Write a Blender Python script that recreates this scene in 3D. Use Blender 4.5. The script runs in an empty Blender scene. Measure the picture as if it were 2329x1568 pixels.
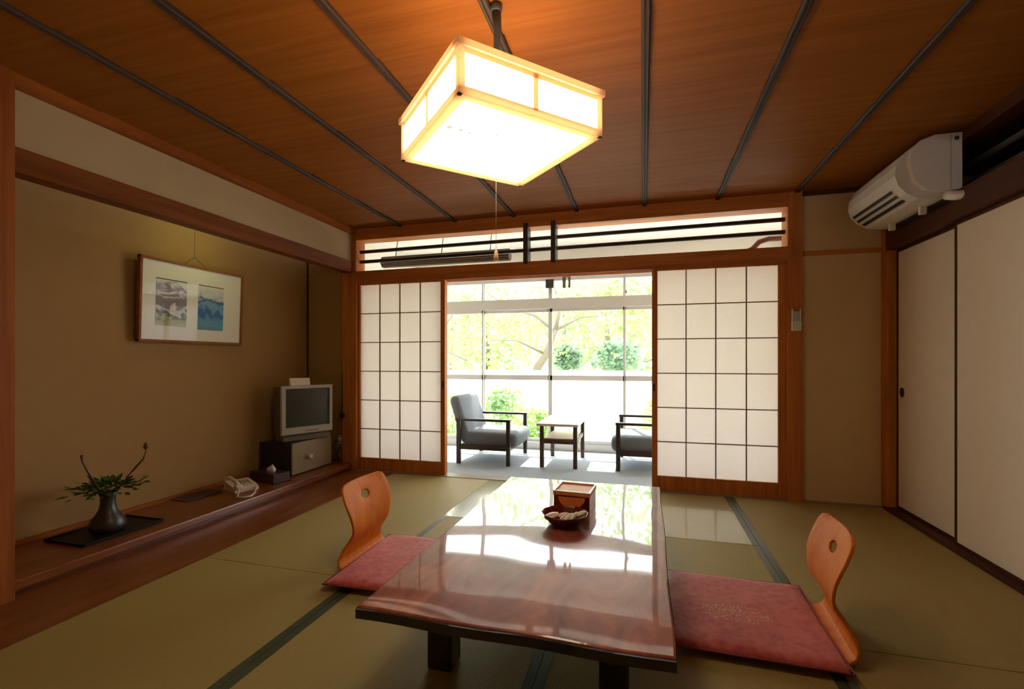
import bpy, bmesh, math, random
from mathutils import Vector, Matrix
random.seed(7)
S = bpy.context.scene
COL = S.collection

# ------------------------------------------------------------------ camera
cam_d = bpy.data.cameras.new('camera')
cam_d.sensor_width = 36.0
cam_d.sensor_fit = 'HORIZONTAL'
cam_d.lens = 1073.0 / 2329.0 * 36.0
cam_d.shift_y = 37.0 / 2329.0
cam_d.clip_start = 0.02
cam_d.clip_end = 300
cam = bpy.data.objects.new('camera', cam_d)
COL.objects.link(cam)
cam.location = (0, 0, 1.05)
cam.rotation_euler = (math.radians(90), 0, math.atan(298.5 / 1073.0))
S.camera = cam

# ------------------------------------------------------------------ exposure
S.view_settings.view_transform = 'Standard'
S.view_settings.look = 'None'
S.view_settings.gamma = 1.0
S.view_settings.use_curve_mapping = False
S.view_settings.exposure = 0.72
try:
    S.cycles.use_denoising = True
    S.cycles.max_bounces = 10
    S.cycles.diffuse_bounces = 5
    S.cycles.transparent_max_bounces = 12
    S.cycles.sample_clamp_indirect = 6.0
except Exception:
    pass

# ------------------------------------------------------------------ sky
W = bpy.data.worlds.new('sky')
S.world = W
W.use_nodes = True
wn = W.node_tree
wn.nodes.clear()
wo = wn.nodes.new('ShaderNodeOutputWorld')
wb = wn.nodes.new('ShaderNodeBackground')
wb.inputs['Color'].default_value = (0.97, 0.98, 1.0, 1)
wb.inputs['Strength'].default_value = 6.0
wn.links.new(wb.outputs[0], wo.inputs[0])

sun_d = bpy.data.lights.new('sun', 'SUN')
sun_d.energy = 9.0
sun_d.angle = math.radians(2.0)
sun_d.color = (1.0, 0.95, 0.84)
sun = bpy.data.objects.new('sun', sun_d)
COL.objects.link(sun)
sun.rotation_euler = (math.radians(-31), math.radians(-10), 0)   # high sun beyond the garden

# sky seen through the window wall: portal that only guides the sampling of the sky
pd = bpy.data.lights.new('window_portal', 'AREA')
pd.shape = 'RECTANGLE'
pd.size = 4.1
pd.size_y = 2.0
pd.cycles.is_portal = True
po = bpy.data.objects.new('window_portal', pd)
COL.objects.link(po)
po.location = (-0.75, 5.62, 1.02)
po.rotation_euler = (math.radians(-90), 0, 0)

# ------------------------------------------------------------------ materials
MATS = {}


def _base(name):
    m = bpy.data.materials.new(name)
    m.use_nodes = True
    nt = m.node_tree
    return m, nt, nt.nodes['Principled BSDF']


def plain(name, col, rough=0.5, metal=0.0, coat=0.0, spec=0.5, noise=0.0, nscale=30, bump=0.0, bscale=120):
    if name in MATS:
        return MATS[name]
    m, nt, b = _base(name)
    b.inputs['Roughness'].default_value = rough
    b.inputs['Metallic'].default_value = metal
    b.inputs['Coat Weight'].default_value = coat
    b.inputs['Coat Roughness'].default_value = 0.05
    b.inputs['Specular IOR Level'].default_value = spec
    tc = nt.nodes.new('ShaderNodeTexCoord')
    n = nt.nodes.new('ShaderNodeTexNoise')
    n.inputs['Scale'].default_value = nscale
    n.inputs['Detail'].default_value = 4
    nt.links.new(tc.outputs['Object'], n.inputs['Vector'])
    mx = nt.nodes.new('ShaderNodeMix')
    mx.data_type = 'RGBA'
    mx.inputs['A'].default_value = tuple(c * (1 - noise) for c in col) + (1,)
    mx.inputs['B'].default_value = tuple(min(1, c * (1 + noise)) for c in col) + (1,)
    nt.links.new(n.outputs['Fac'], mx.inputs['Factor'])
    nt.links.new(mx.outputs['Result'], b.inputs['Base Color'])
    if bump > 0:
        n2 = nt.nodes.new('ShaderNodeTexNoise')
        n2.inputs['Scale'].default_value = bscale
        n2.inputs['Detail'].default_value = 3
        nt.links.new(tc.outputs['Object'], n2.inputs['Vector'])
        bp = nt.nodes.new('ShaderNodeBump')
        bp.inputs['Strength'].default_value = bump
        bp.inputs['Distance'].default_value = 0.01
        nt.links.new(n2.outputs['Fac'], bp.inputs['Height'])
        nt.links.new(bp.outputs['Normal'], b.inputs['Normal'])
    MATS[name] = m
    return m


def wood(name, c1, c2, axis='Y', rough=0.35, scale=18, stretch=0.06, coat=0.0, bump=0.03, spec=0.5):
    """wood with grain running along one axis"""
    if name in MATS:
        return MATS[name]
    m, nt, b = _base(name)
    b.inputs['Roughness'].default_value = rough
    b.inputs['Coat Weight'].default_value = coat
    b.inputs['Coat Roughness'].default_value = 0.08
    b.inputs['Specular IOR Level'].default_value = spec
    tc = nt.nodes.new('ShaderNodeTexCoord')
    mp = nt.nodes.new('ShaderNodeMapping')
    sc = [1, 1, 1]
    sc['XYZ'.index(axis)] = stretch
    mp.inputs['Scale'].default_value = sc
    nt.links.new(tc.outputs['Object'], mp.inputs['Vector'])
    n = nt.nodes.new('ShaderNodeTexNoise')
    n.inputs['Scale'].default_value = scale
    n.inputs['Detail'].default_value = 6
    n.inputs['Roughness'].default_value = 0.65
    n.inputs['Distortion'].default_value = 0.6
    nt.links.new(mp.outputs[0], n.inputs['Vector'])
    r = nt.nodes.new('ShaderNodeValToRGB')
    r.color_ramp.elements[0].position = 0.32
    r.color_ramp.elements[0].color = tuple(c2) + (1,)
    r.color_ramp.elements[1].position = 0.66
    r.color_ramp.elements[1].color = tuple(c1) + (1,)
    nt.links.new(n.outputs['Fac'], r.inputs['Fac'])
    nt.links.new(r.outputs['Color'], b.inputs['Base Color'])
    bp = nt.nodes.new('ShaderNodeBump')
    bp.inputs['Strength'].default_value = bump
    bp.inputs['Distance'].default_value = 0.01
    nt.links.new(n.outputs['Fac'], bp.inputs['Height'])
    nt.links.new(bp.outputs['Normal'], b.inputs['Normal'])
    MATS[name] = m
    return m


def tatami(name, col, rough, rib_axis='X', bmp=.25):
    m, nt, b = _base(name)
    tc = nt.nodes.new('ShaderNodeTexCoord')
    # ribs of the rush weave, about 8 mm apart, plus fine rush streaks
    w = nt.nodes.new('ShaderNodeTexWave')
    w.wave_type = 'BANDS'
    w.bands_direction = rib_axis
    w.inputs['Scale'].default_value = 36
    w.inputs['Distortion'].default_value = 0.4
    w.inputs['Detail'].default_value = 1
    nt.links.new(tc.outputs['Object'], w.inputs['Vector'])
    mp = nt.nodes.new('ShaderNodeMapping')
    mp.inputs['Scale'].default_value = (60, 4, 1) if rib_axis == 'Y' else (4, 60, 1)
    nt.links.new(tc.outputs['Object'], mp.inputs['Vector'])
    n = nt.nodes.new('ShaderNodeTexNoise')
    n.inputs['Scale'].default_value = 3.0
    n.inputs['Detail'].default_value = 4
    nt.links.new(mp.outputs[0], n.inputs['Vector'])
    n3 = nt.nodes.new('ShaderNodeTexNoise')
    n3.inputs['Scale'].default_value = 1.3
    nt.links.new(tc.outputs['Object'], n3.inputs['Vector'])
    mx = nt.nodes.new('ShaderNodeMix')
    mx.data_type = 'RGBA'
    mx.inputs['A'].default_value = tuple(c * 0.78 for c in col) + (1,)
    mx.inputs['B'].default_value = tuple(min(1, c * 1.18) for c in col) + (1,)
    nt.links.new(n.outputs['Fac'], mx.inputs['Factor'])
    mx2 = nt.nodes.new('ShaderNodeMix')
    mx2.data_type = 'RGBA'
    mx2.inputs['B'].default_value = (col[0] * 1.12, col[1] * 0.95, col[2] * 0.75, 1)
    ml = nt.nodes.new('ShaderNodeMath')
    ml.operation = 'MULTIPLY'
    ml.inputs[1].default_value = 0.7
    nt.links.new(n3.outputs['Fac'], ml.inputs[0])
    nt.links.new(ml.outputs[0], mx2.inputs['Factor'])
    nt.links.new(mx.outputs['Result'], mx2.inputs['A'])
    nt.links.new(mx2.outputs['Result'], b.inputs['Base Color'])
    b.inputs['Roughness'].default_value = rough
    b.inputs['Specular IOR Level'].default_value = 0.45
    if rough < .3:
        b.inputs['Coat Weight'].default_value = .8
        b.inputs['Coat Roughness'].default_value = .09
    bp = nt.nodes.new('ShaderNodeBump')
    bp.inputs['Strength'].default_value = bmp
    bp.inputs['Distance'].default_value = 0.002
    nt.links.new(w.outputs['Fac'], bp.inputs['Height'])
    nt.links.new(bp.outputs['Normal'], b.inputs['Normal'])
    return m


def emis(name, col, strength):
    if name in MATS:
        return MATS[name]
    m, nt, b = _base(name)
    b.inputs['Base Color'].default_value = (0.85, 0.82, 0.75, 1)
    b.inputs['Emission Color'].default_value = tuple(col) + (1,)
    b.inputs['Emission Strength'].default_value = strength
    MATS[name] = m
    return m


def paper(name, col, tr):
    m = bpy.data.materials.new(name)
    m.use_nodes = True
    nt = m.node_tree
    nt.nodes.clear()
    o = nt.nodes.new('ShaderNodeOutputMaterial')
    d = nt.nodes.new('ShaderNodeBsdfDiffuse')
    t = nt.nodes.new('ShaderNodeBsdfTranslucent')
    mx = nt.nodes.new('ShaderNodeMixShader')
    tc = nt.nodes.new('ShaderNodeTexCoord')
    n = nt.nodes.new('ShaderNodeTexNoise')
    n.inputs['Scale'].default_value = 60
    n.inputs['Detail'].default_value = 5
    nt.links.new(tc.outputs['Object'], n.inputs['Vector'])
    cm = nt.nodes.new('ShaderNodeMix')
    cm.data_type = 'RGBA'
    cm.inputs['A'].default_value = tuple(c * 0.93 for c in col) + (1,)
    cm.inputs['B'].default_value = tuple(col) + (1,)
    nt.links.new(n.outputs['Fac'], cm.inputs['Factor'])
    for q in (d, t):
        nt.links.new(cm.outputs['Result'], q.inputs['Color'])
    mx.inputs[0].default_value = tr
    nt.links.new(d.outputs[0], mx.inputs[1])
    nt.links.new(t.outputs[0], mx.inputs[2])
    nt.links.new(mx.outputs[0], o.inputs[0])
    return m


def leaf(name, col, tr=0.45):
    m = bpy.data.materials.new(name)
    m.use_nodes = True
    nt = m.node_tree
    nt.nodes.clear()
    o = nt.nodes.new('ShaderNodeOutputMaterial')
    d = nt.nodes.new('ShaderNodeBsdfDiffuse')
    t = nt.nodes.new('ShaderNodeBsdfTranslucent')
    mx = nt.nodes.new('ShaderNodeMixShader')
    tc = nt.nodes.new('ShaderNodeTexCoord')
    n = nt.nodes.new('ShaderNodeTexNoise')
    n.inputs['Scale'].default_value = 1.6
    n.inputs['Detail'].default_value = 6
    nt.links.new(tc.outputs['Object'], n.inputs['Vector'])
    r = nt.nodes.new('ShaderNodeValToRGB')
    r.color_ramp.elements[0].position = 0.35
    r.color_ramp.elements[0].color = (col[0] * 0.38, col[1] * 0.52, col[2] * 0.5, 1)
    r.color_ramp.elements[1].position = 0.62
    r.color_ramp.elements[1].color = tuple(col) + (1,)
    nt.links.new(n.outputs['Fac'], r.inputs['Fac'])
    for q in (d, t):
        nt.links.new(r.outputs['Color'], q.inputs['Color'])
    mx.inputs[0].default_value = tr
    nt.links.new(d.outputs[0], mx.inputs[1])
    nt.links.new(t.outputs[0], mx.inputs[2])
    nt.links.new(mx.outputs[0], o.inputs[0])
    return m


def glass_pane(name, tint=(1, 1, 1), refl=0.022):
    m = bpy.data.materials.new(name)
    m.use_nodes = True
    nt = m.node_tree
    nt.nodes.clear()
    o = nt.nodes.new('ShaderNodeOutputMaterial')
    tr = nt.nodes.new('ShaderNodeBsdfTransparent')
    tr.inputs['Color'].default_value = tuple(tint) + (1,)
    g = nt.nodes.new('ShaderNodeBsdfGlossy')
    g.inputs['Roughness'].default_value = 0.02
    lw = nt.nodes.new('ShaderNodeLayerWeight')
    lw.inputs['Blend'].default_value = 0.5
    pw = nt.nodes.new('ShaderNodeMath')
    pw.operation = 'POWER'
    pw.inputs[1].default_value = 5.0
    f = nt.nodes.new('ShaderNodeMath')
    f.operation = 'MULTIPLY_ADD'
    f.inputs[1].default_value = refl * 32
    f.inputs[2].default_value = refl
    nt.links.new(lw.outputs['Facing'], pw.inputs[0])
    nt.links.new(pw.outputs[0], f.inputs[0])
    mx = nt.nodes.new('ShaderNodeMixShader')
    nt.links.new(f.outputs[0], mx.inputs[0])
    nt.links.new(tr.outputs[0], mx.inputs[1])
    nt.links.new(g.outputs[0], mx.inputs[2])
    nt.links.new(mx.outputs[0], o.inputs[0])
    return m


RED1, RED2 = (0.38, 0.108, 0.020), (0.22, 0.054, 0.009)      # orange-brown room timber
M_WX = wood('timber_along_x', RED1, RED2, 'X', rough=.5, spec=.18)
M_WY = wood('timber_along_y', RED1, RED2, 'Y', rough=.5, spec=.18)
M_WZ = wood('timber_along_z', RED1, RED2, 'Z', rough=.5, spec=.18)
OR1, OR2 = (0.62, 0.215, 0.046), (0.38, 0.115, 0.022)      # lighter orange timber of the shoji wall
M_OX = wood('shoji_wall_timber_x', OR1, OR2, 'X', rough=.5, spec=.18)
M_OZ = wood('shoji_wall_timber_z', OR1, OR2, 'Z', rough=.5, spec=.18)
M_BEAM = wood('alcove_beam_wood', (0.25, 0.070, 0.014), (0.14, 0.036, 0.007), 'Y', rough=.55, spec=.15)
DK1, DK2 = (0.105, 0.028, 0.010), (0.055, 0.015, 0.006)
M_DY = wood('dark_timber_along_y', DK1, DK2, 'Y', rough=.5, spec=.2)
M_DZ = wood('dark_timber_along_z', DK1, DK2, 'Z', rough=.5, spec=.2)
M_CEIL = wood('ceiling_board', (0.33, 0.102, 0.012), (0.235, 0.067, 0.006), 'X', rough=0.55, scale=26, stretch=0.03, bump=0.02, spec=.12)
M_BAT = wood('ceiling_batten_wood', (0.075, 0.042, 0.03), (0.035, 0.02, 0.015), 'Y', rough=0.6, spec=.25)
M_TOKO = wood('alcove_board', (0.26, 0.075, 0.018), (0.13, 0.034, 0.010), 'Y', rough=0.28)
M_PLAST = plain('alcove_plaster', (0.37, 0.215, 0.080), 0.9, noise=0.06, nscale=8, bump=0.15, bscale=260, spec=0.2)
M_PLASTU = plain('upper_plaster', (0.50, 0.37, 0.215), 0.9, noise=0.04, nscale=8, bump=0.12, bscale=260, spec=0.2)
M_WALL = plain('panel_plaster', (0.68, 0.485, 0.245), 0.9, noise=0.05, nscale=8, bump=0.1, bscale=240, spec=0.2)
M_FUS = plain('fusuma_paper', (0.86, 0.76, 0.59), 0.85, noise=0.05, nscale=14, bump=0.06, bscale=180, spec=0.25)
M_WHITE = plain('white_plaster', (0.84, 0.82, 0.76), 0.85, noise=0.03, nscale=6, spec=0.2)
M_BLACKW = plain('black_iron', (0.035, 0.024, 0.018), 0.45, noise=0.2)
M_SHPAPER = paper('shoji_paper', (0.95, 0.895, 0.85), 0.56)
M_LATT = wood('shoji_lattice_wood', (0.36, 0.19, 0.09), (0.25, 0.12, 0.05), 'Z', rough=0.5)
M_ALU = plain('window_frame_white', (0.62, 0.61, 0.58), 0.4, noise=0.02)
M_GLASS = glass_pane('window_glass')
M_CARPET = plain('grey_carpet', (0.40, 0.45, 0.49), 0.9, noise=0.15, nscale=140, bump=0.5, bscale=400, spec=0.2)


# ------------------------------------------------------------------ mesh helpers
def bm_new():
    return bmesh.new()


def box(bm, x0, x1, y0, y1, z0, z1, bev=0.0, rot=None, seg=2):
    x0, x1 = min(x0, x1), max(x0, x1)
    y0, y1 = min(y0, y1), max(y0, y1)
    z0, z1 = min(z0, z1), max(z0, z1)
    vs = [bm.verts.new(c) for c in ((x0, y0, z0), (x1, y0, z0), (x1, y1, z0), (x0, y1, z0),
                                    (x0, y0, z1), (x1, y0, z1), (x1, y1, z1), (x0, y1, z1))]
    fs = [bm.faces.new([vs[i] for i in f]) for f in
          ((0, 3, 2, 1), (4, 5, 6, 7), (0, 1, 5, 4), (1, 2, 6, 5), (2, 3, 7, 6), (3, 0, 4, 7))]
    geo = vs
    if bev > 0:
        es = list({e for f in fs for e in f.edges})
        r = bmesh.ops.bevel(bm, geom=es, offset=bev, segments=seg, affect='EDGES', profile=0.5)
        geo = list({v for f in r['faces'] for v in f.verts} | {v for v in vs if v.is_valid})
    if rot is not None:
        c, M = rot
        for v in geo:
            if v.is_valid:
                v.co = M @ (v.co - Vector(c)) + Vector(c)
    return geo


def tube(bm, pts, r, seg=10, cap=True, smooth=True):
    """swept tube; r is a number or one radius per point"""
    P = [Vector(p) for p in pts]
    n = len(P)
    R = r if isinstance(r, (list, tuple)) else [r] * n
    rings = []
    up = None
    for i in range(n):
        d = (P[min(i + 1, n - 1)] - P[max(i - 1, 0)]).normalized()
        if up is None:
            up = Vector((0, 0, 1)) if abs(d.z) < 0.9 else Vector((1, 0, 0))
        a = d.cross(up)
        if a.length < 1e-6:
            a = d.cross(Vector((0, 1, 0)))
        a.normalize()
        b = a.cross(d).normalized()
        up = b
        rings.append([bm.verts.new(P[i] + (a * math.cos(t) + b * math.sin(t)) * R[i])
                      for t in (2 * math.pi * k / seg for k in range(seg))])
    for i in range(n - 1):
        for k in range(seg):
            f = bm.faces.new((rings[i][k], rings[i][(k + 1) % seg], rings[i + 1][(k + 1) % seg], rings[i + 1][k]))
            f.smooth = smooth
    if cap:
        bm.faces.new(rings[0])
        bm.faces.new(list(reversed(rings[-1])))
    return rings


def lathe(bm, prof, cx, cy, seg=28, smooth=True, z0=0.0, phase=0.0):
    rings = []
    for (r, z) in prof:
        rings.append([bm.verts.new((cx + r * math.cos(phase + 2 * math.pi * k / seg),
                                    cy + r * math.sin(phase + 2 * math.pi * k / seg), z0 + z)) for k in range(seg)])
    for i in range(len(rings) - 1):
        for k in range(seg):
            f = bm.faces.new((rings[i][k], rings[i][(k + 1) % seg], rings[i + 1][(k + 1) % seg], rings[i + 1][k]))
            f.smooth = smooth
    if prof[0][0] > 1e-5:
        bm.faces.new(list(reversed(rings[0])))
    if prof[-1][0] > 1e-5:
        bm.faces.new(rings[-1])


def prism(bm, poly, a0, a1, axis='Y', smooth=False):
    """extrude a closed 2-D outline along an axis (outline in the other two axes, in xyz order)"""
    def P(u, v, a):
        return {'X': (a, u, v), 'Y': (u, a, v), 'Z': (u, v, a)}[axis]
    A = [bm.verts.new(P(u, v, a0)) for u, v in poly]
    B = [bm.verts.new(P(u, v, a1)) for u, v in poly]
    n = len(poly)
    for i in range(n):
        f = bm.faces.new((A[i], A[(i + 1) % n], B[(i + 1) % n], B[i]))
        f.smooth = smooth
    bm.faces.new(list(reversed(A)))
    bm.faces.new(B)


def obj(name, bm, mat, parent=None, smooth=False):
    me = bpy.data.meshes.new(name)
    bmesh.ops.remove_doubles(bm, verts=bm.verts[:], dist=1e-6)
    bmesh.ops.recalc_face_normals(bm, faces=bm.faces[:])
    if smooth:
        for f in bm.faces:
            f.smooth = True
    bm.to_mesh(me)
    bm.free()
    me.materials.append(mat)
    o = bpy.data.objects.new(name, me)
    COL.objects.link(o)
    if parent is not None:
        o.parent = parent
    return o


def meta(o, label, cat, group=None, kind=None):
    o['label'] = label
    o['category'] = cat
    if group:
        o['group'] = group
    if kind:
        o['kind'] = kind
    return o


def thing(name, label, cat, loc=(0, 0, 0), rz=0.0, group=None, kind=None):
    o = bpy.data.objects.new(name, None)
    COL.objects.link(o)
    o.location = loc
    o.rotation_euler = (0, 0, rz)
    return meta(o, label, cat, group, kind)


def copy_tree(o, parent=None):
    c = o.copy()
    COL.objects.link(c)
    c.parent = parent
    for ch in o.children:
        copy_tree(ch, c)
    return c


def bobj(name, boxes, mat, parent=None, bev=0.0):
    bm = bm_new()
    for b in boxes:
        box(bm, *b, bev=bev)
    return obj(name, bm, mat, parent)


def struct(name, boxes, mat, label, cat, bev=0.0):
    return meta(bobj(name, boxes, mat, None, bev), label, cat, kind='structure')


H = 2.32          # ceiling height
YB = 4.0          # plane of the shoji screens
XT = -2.70        # front of the alcove
XR = 1.70         # plane of the fusuma doors

# ------------------------------------------------------------------ floor
fl = struct('floor', [(-3.3, 1.85, -1.0, 4.1, -0.10, -0.055)], plain('subfloor', (0.2, 0.13, 0.07), 0.8),
            'green-gold tatami mat floor with dark green cloth borders', 'floor')
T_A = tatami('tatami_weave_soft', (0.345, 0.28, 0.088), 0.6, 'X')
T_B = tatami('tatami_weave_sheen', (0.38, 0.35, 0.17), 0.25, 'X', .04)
M_BAND = plain('green_border_cloth', (0.055, 0.075, 0.038), 0.36, spec=.7, noise=0.35, nscale=90)
cols = [(-2.25, -1.31), (-1.31, -0.343), (-0.343, 0.636), (0.636, 1.642)]
for ci, (xa, xb) in enumerate(cols):
    brk = [3.95, 1.99, 0.03, -0.94] if ci in (0, 3) else [3.95, 2.955, 0.99, -0.94]
    for k in range(3):
        y1, y0 = brk[k], brk[k + 1]
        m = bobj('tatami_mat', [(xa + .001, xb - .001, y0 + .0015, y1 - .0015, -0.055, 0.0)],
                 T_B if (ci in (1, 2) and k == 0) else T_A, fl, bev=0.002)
        bnd = []
        if ci > 0 and not (ci == 1 and k == 0):
            bnd.append((xa + .001, xa + .034, y0 + .002, y1 - .002, -0.004, 0.0015))
        if ci < 3 and not (ci == 0 and k == 0):
            bnd.append((xb - .034, xb - .001, y0 + .002, y1 - .002, -0.004, 0.0015))
        if bnd:
            bobj('cloth_border', bnd, M_BAND, m)

struct('trim_1', [(-2.745, -2.252, -1.0, 3.95, -0.05, 0.002)], M_TOKO,
       'reddish wooden floor board strip between the tatami and the alcove step', 'floor board')
struct('trim_2', [(1.644, 1.76, -1.0, 3.95, -0.05, 0.014), (1.655, 1.664, -1.0, 3.95, 0.014, 0.018)], M_DY,
       'dark wooden sill on the floor under the sliding fusuma doors', 'sill')
struct('trim_3', [(-2.66, 1.66, 3.952, 4.09, -0.05, 0.004)], wood('worn_threshold_wood', (0.34, 0.27, 0.19), (0.25, 0.19, 0.13), 'X', rough=.5),
       'wooden threshold on the floor under the shoji screens', 'sill')

# ------------------------------------------------------------------ ceiling
bm = bm_new()
ys = [-1.0, -0.69, -0.205, 0.28, 0.765, 1.25, 1.735, 2.22, 2.695, 3.18, 3.665, 4.0]
for i in range(len(ys) - 1):     # overlapping boards, each lapped a little over the next
    z = H
    vs = [(-2.70, ys[i], z), (1.72, ys[i], z), (1.72, ys[i + 1] + .012, z - .008), (-2.70, ys[i + 1] + .012, z - .008),
          (-2.70, ys[i], z + .03), (1.72, ys[i], z + .03), (1.72, ys[i + 1] + .012, z + .025), (-2.70, ys[i + 1] + .012, z + .025)]
    v = [bm.verts.new(c) for c in vs]
    for f in ((0, 3, 2, 1), (4, 5, 6, 7), (0, 1, 5, 4), (1, 2, 6, 5), (2, 3, 7, 6), (3, 0, 4, 7)):
        bm.faces.new([v[j] for j in f])
ceil = meta(obj('ceiling', bm, M_CEIL), 'dark brown board ceiling with slim battens', 'ceiling', kind='structure')
for k in range(-4, 3):
    x = 0.009 + 0.5475 * k
    bm = bm_new()
    # a slim two-ridge batten
    prism(bm, [(x - .017, H + .002), (x - .017, H - .016), (x - .012, H - .022), (x - .004, H - .022), (x - .002, H - .017),
               (x + .002, H - .017), (x + .004, H - .022), (x + .012, H - .022), (x + .017, H - .016), (x + .017, H + .002)],
          -1.0, 3.99, 'Y')
    obj('ceiling_batten', bm, M_BAT, ceil)
struct('trim_4', [(-2.71, -2.655, 1.407, 3.96, 2.262, H + .01), (-2.71, -2.655, -1, 1.265, 2.262, H + .01)], M_WY,
       'slim wooden moulding where the ceiling meets the left wall', 'moulding')

# ------------------------------------------------------------------ wall with shoji screens (far side)
struct('trim_5', [(-2.65, 1.04, 3.96, 4.10, 2.205, H + .01)], M_OX,
       'wide wooden beam under the ceiling above the transom of the shoji wall', 'beam')
bm = bm_new()
box(bm, -2.65, 1.04, 3.945, 4.10, 1.80, 1.905)
lint = obj('trim_6', bm, M_OX)
meta(lint, 'wooden lintel with door tracks above the shoji screens', 'lintel', kind='structure')
bobj('track_rail', [(-2.65, 1.04, 3.955, 3.963, 1.785, 1.80), (-2.65, 1.04, 4.018, 4.026, 1.785, 1.80),
                    (-2.65, 1.04, 4.082, 4.09, 1.785, 1.80)], M_OX, lint)
struct('trim_7', [(-2.80, -2.65, 3.95, 4.10, 0, H + .01)], M_OZ,
       'wooden corner post between the alcove and the shoji wall', 'post')
struct('trim_8', [(1.04, 1.136, 3.945, 4.11, 0, H + .01)], M_OZ,
       'wooden post at the right end of the shoji screens holding the white remote holder', 'post')
struct('wall_far', [(1.136, 1.66, 4.0, 4.10, 0, H + .01)], M_WALL,
       'narrow ochre plaster wall panel between the shoji post and the corner', 'wall')
struct('trim_9', [(1.136, 1.655, 3.985, 4.01, 1.835, 1.868)], M_OX,
       'thin wooden rail across the narrow ochre wall panel', 'rail')
struct('trim_10', [(1.655, 1.745, 3.93, 4.10, 0, H + .01)], M_OZ,
       'wooden corner post between the narrow wall panel and the fusuma doors', 'post')
struct('trim_11', [(1.136, 1.66, 3.965, 4.02, 2.285, H + .01)], M_DY,
       'thin dark moulding above the narrow ochre wall panel', 'moulding')

# iron bars of the transom
bm = bm_new()
for z in (2.118, 2.022):
    tube(bm, [(-2.65, 4.03, z - .012), (1.04, 4.03, z + .012)], 0.017, 10)
tb = meta(obj('transom_rails', bm, M_BLACKW), 'pair of long black rails running through the transom above the shoji', 'rail')
tb.name = 'transom_rail'
for x in (-0.975, -0.735):
    bm = bm_new()
    box(bm, x - .02, x + .02, 3.93, 4.05, 1.885, 2.235, bev=.004)
    obj('upright', bm, M_BLACKW, tb)


# shoji screens
def shoji(name, x0, x1, y, label, stile_l, stile_r, handle_x):
    root = thing(name, label, 'sliding screen', ((x0 + x1) / 2, y, 0.004), kind='structure')
    cx = (x0 + x1) / 2
    a, b = x0 - cx, x1 - cx
    z1 = 1.796
    bm = bm_new()
    box(bm, a, a + stile_l, -.015, .015, 0, z1)
    box(bm, b - stile_r, b, -.015, .015, 0, z1)
    box(bm, a + stile_l, b - stile_r, -.014, .014, 0, .116)
    box(bm, a + stile_l, b - stile_r, -.014, .014, z1 - .022, z1)
    obj('frame', bm, M_OZ, root)
    px0, px1, pz0, pz1 = a + stile_l, b - stile_r, .116, z1 - .022
    bm = bm_new()
    box(bm, px0, px1, .006, .0075, pz0, pz1)
    obj('paper', bm, M_SHPAPER, root)
    bm = bm_new()
    for i in range(1, 4):
        x = px0 + (px1 - px0) * i / 4
        box(bm, x - .004, x + .004, -.006, .006, pz0, pz1)
    for j in range(1, 6):
        z = pz0 + (pz1 - pz0) * j / 6
        box(bm, px0, px1, -.005, .0055, z - .004, z + .004)
    obj('lattice', bm, M_LATT, root)
    bm = bm_new()
    box(bm, handle_x - cx - .008, handle_x - cx + .008, -.0165, -.013, .80, .86, bev=.002)
    obj('finger_pull', bm, M_BLACKW, root)
    return root


shoji('door_1', -2.65, -1.745, 4.0, 'white paper shoji screen left of the opening to the veranda', .018, .042, -1.766)
shoji('door_2', 0.068, 1.04, 4.0, 'white paper shoji screen right of the opening to the veranda', .042, .053, .085)
# second pair, slid behind the first on the outer track
struct('door_3', [(-2.65, -2.615, 4.04, 4.065, 0.004, 1.796), (-1.79, -1.755, 4.04, 4.065, 0.004, 1.796)], M_OZ,
       'stiles of the outer shoji frame slid behind the left screen', 'sliding screen')

# ------------------------------------------------------------------ right wall with fusuma
struct('wall_right', [(1.80, 1.86, -1.0, 4.1, 0, 1.99), (1.735, 1.80, -1.0, 2.24, 0, 1.83),
                      (2.3, 2.36, -1.0, 4.1, 1.9, 2.45), (1.86, 2.36, -1.0, 4.1, 1.88, 1.98),
                      (1.70, 2.36, -1.0, 4.1, 2.33, 2.45), (1.74, 2.36, 4.0, 4.1, 1.9, 2.45)],
       plain('closet_wall', (0.16, 0.09, 0.05), 0.85), 'wall behind the fusuma doors with the dark transom opening', 'wall')
struct('trim_12', [(1.655, 1.80, -1.0, 3.93, 1.832, 1.985)], M_DY,
       'dark reddish wooden head beam running above the fusuma doors', 'beam')
struct('trim_13', [(1.672, 1.76, -1.0, 3.93, 2.245, H + .01)], M_DY,
       'dark wooden beam under the ceiling above the right transom', 'beam')
struct('trim_14', [(1.66, 1.75, 2.17, 2.26, 0.014, 1.832)], M_WZ,
       'wooden post near the camera end of the fusuma doors', 'post')


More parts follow.
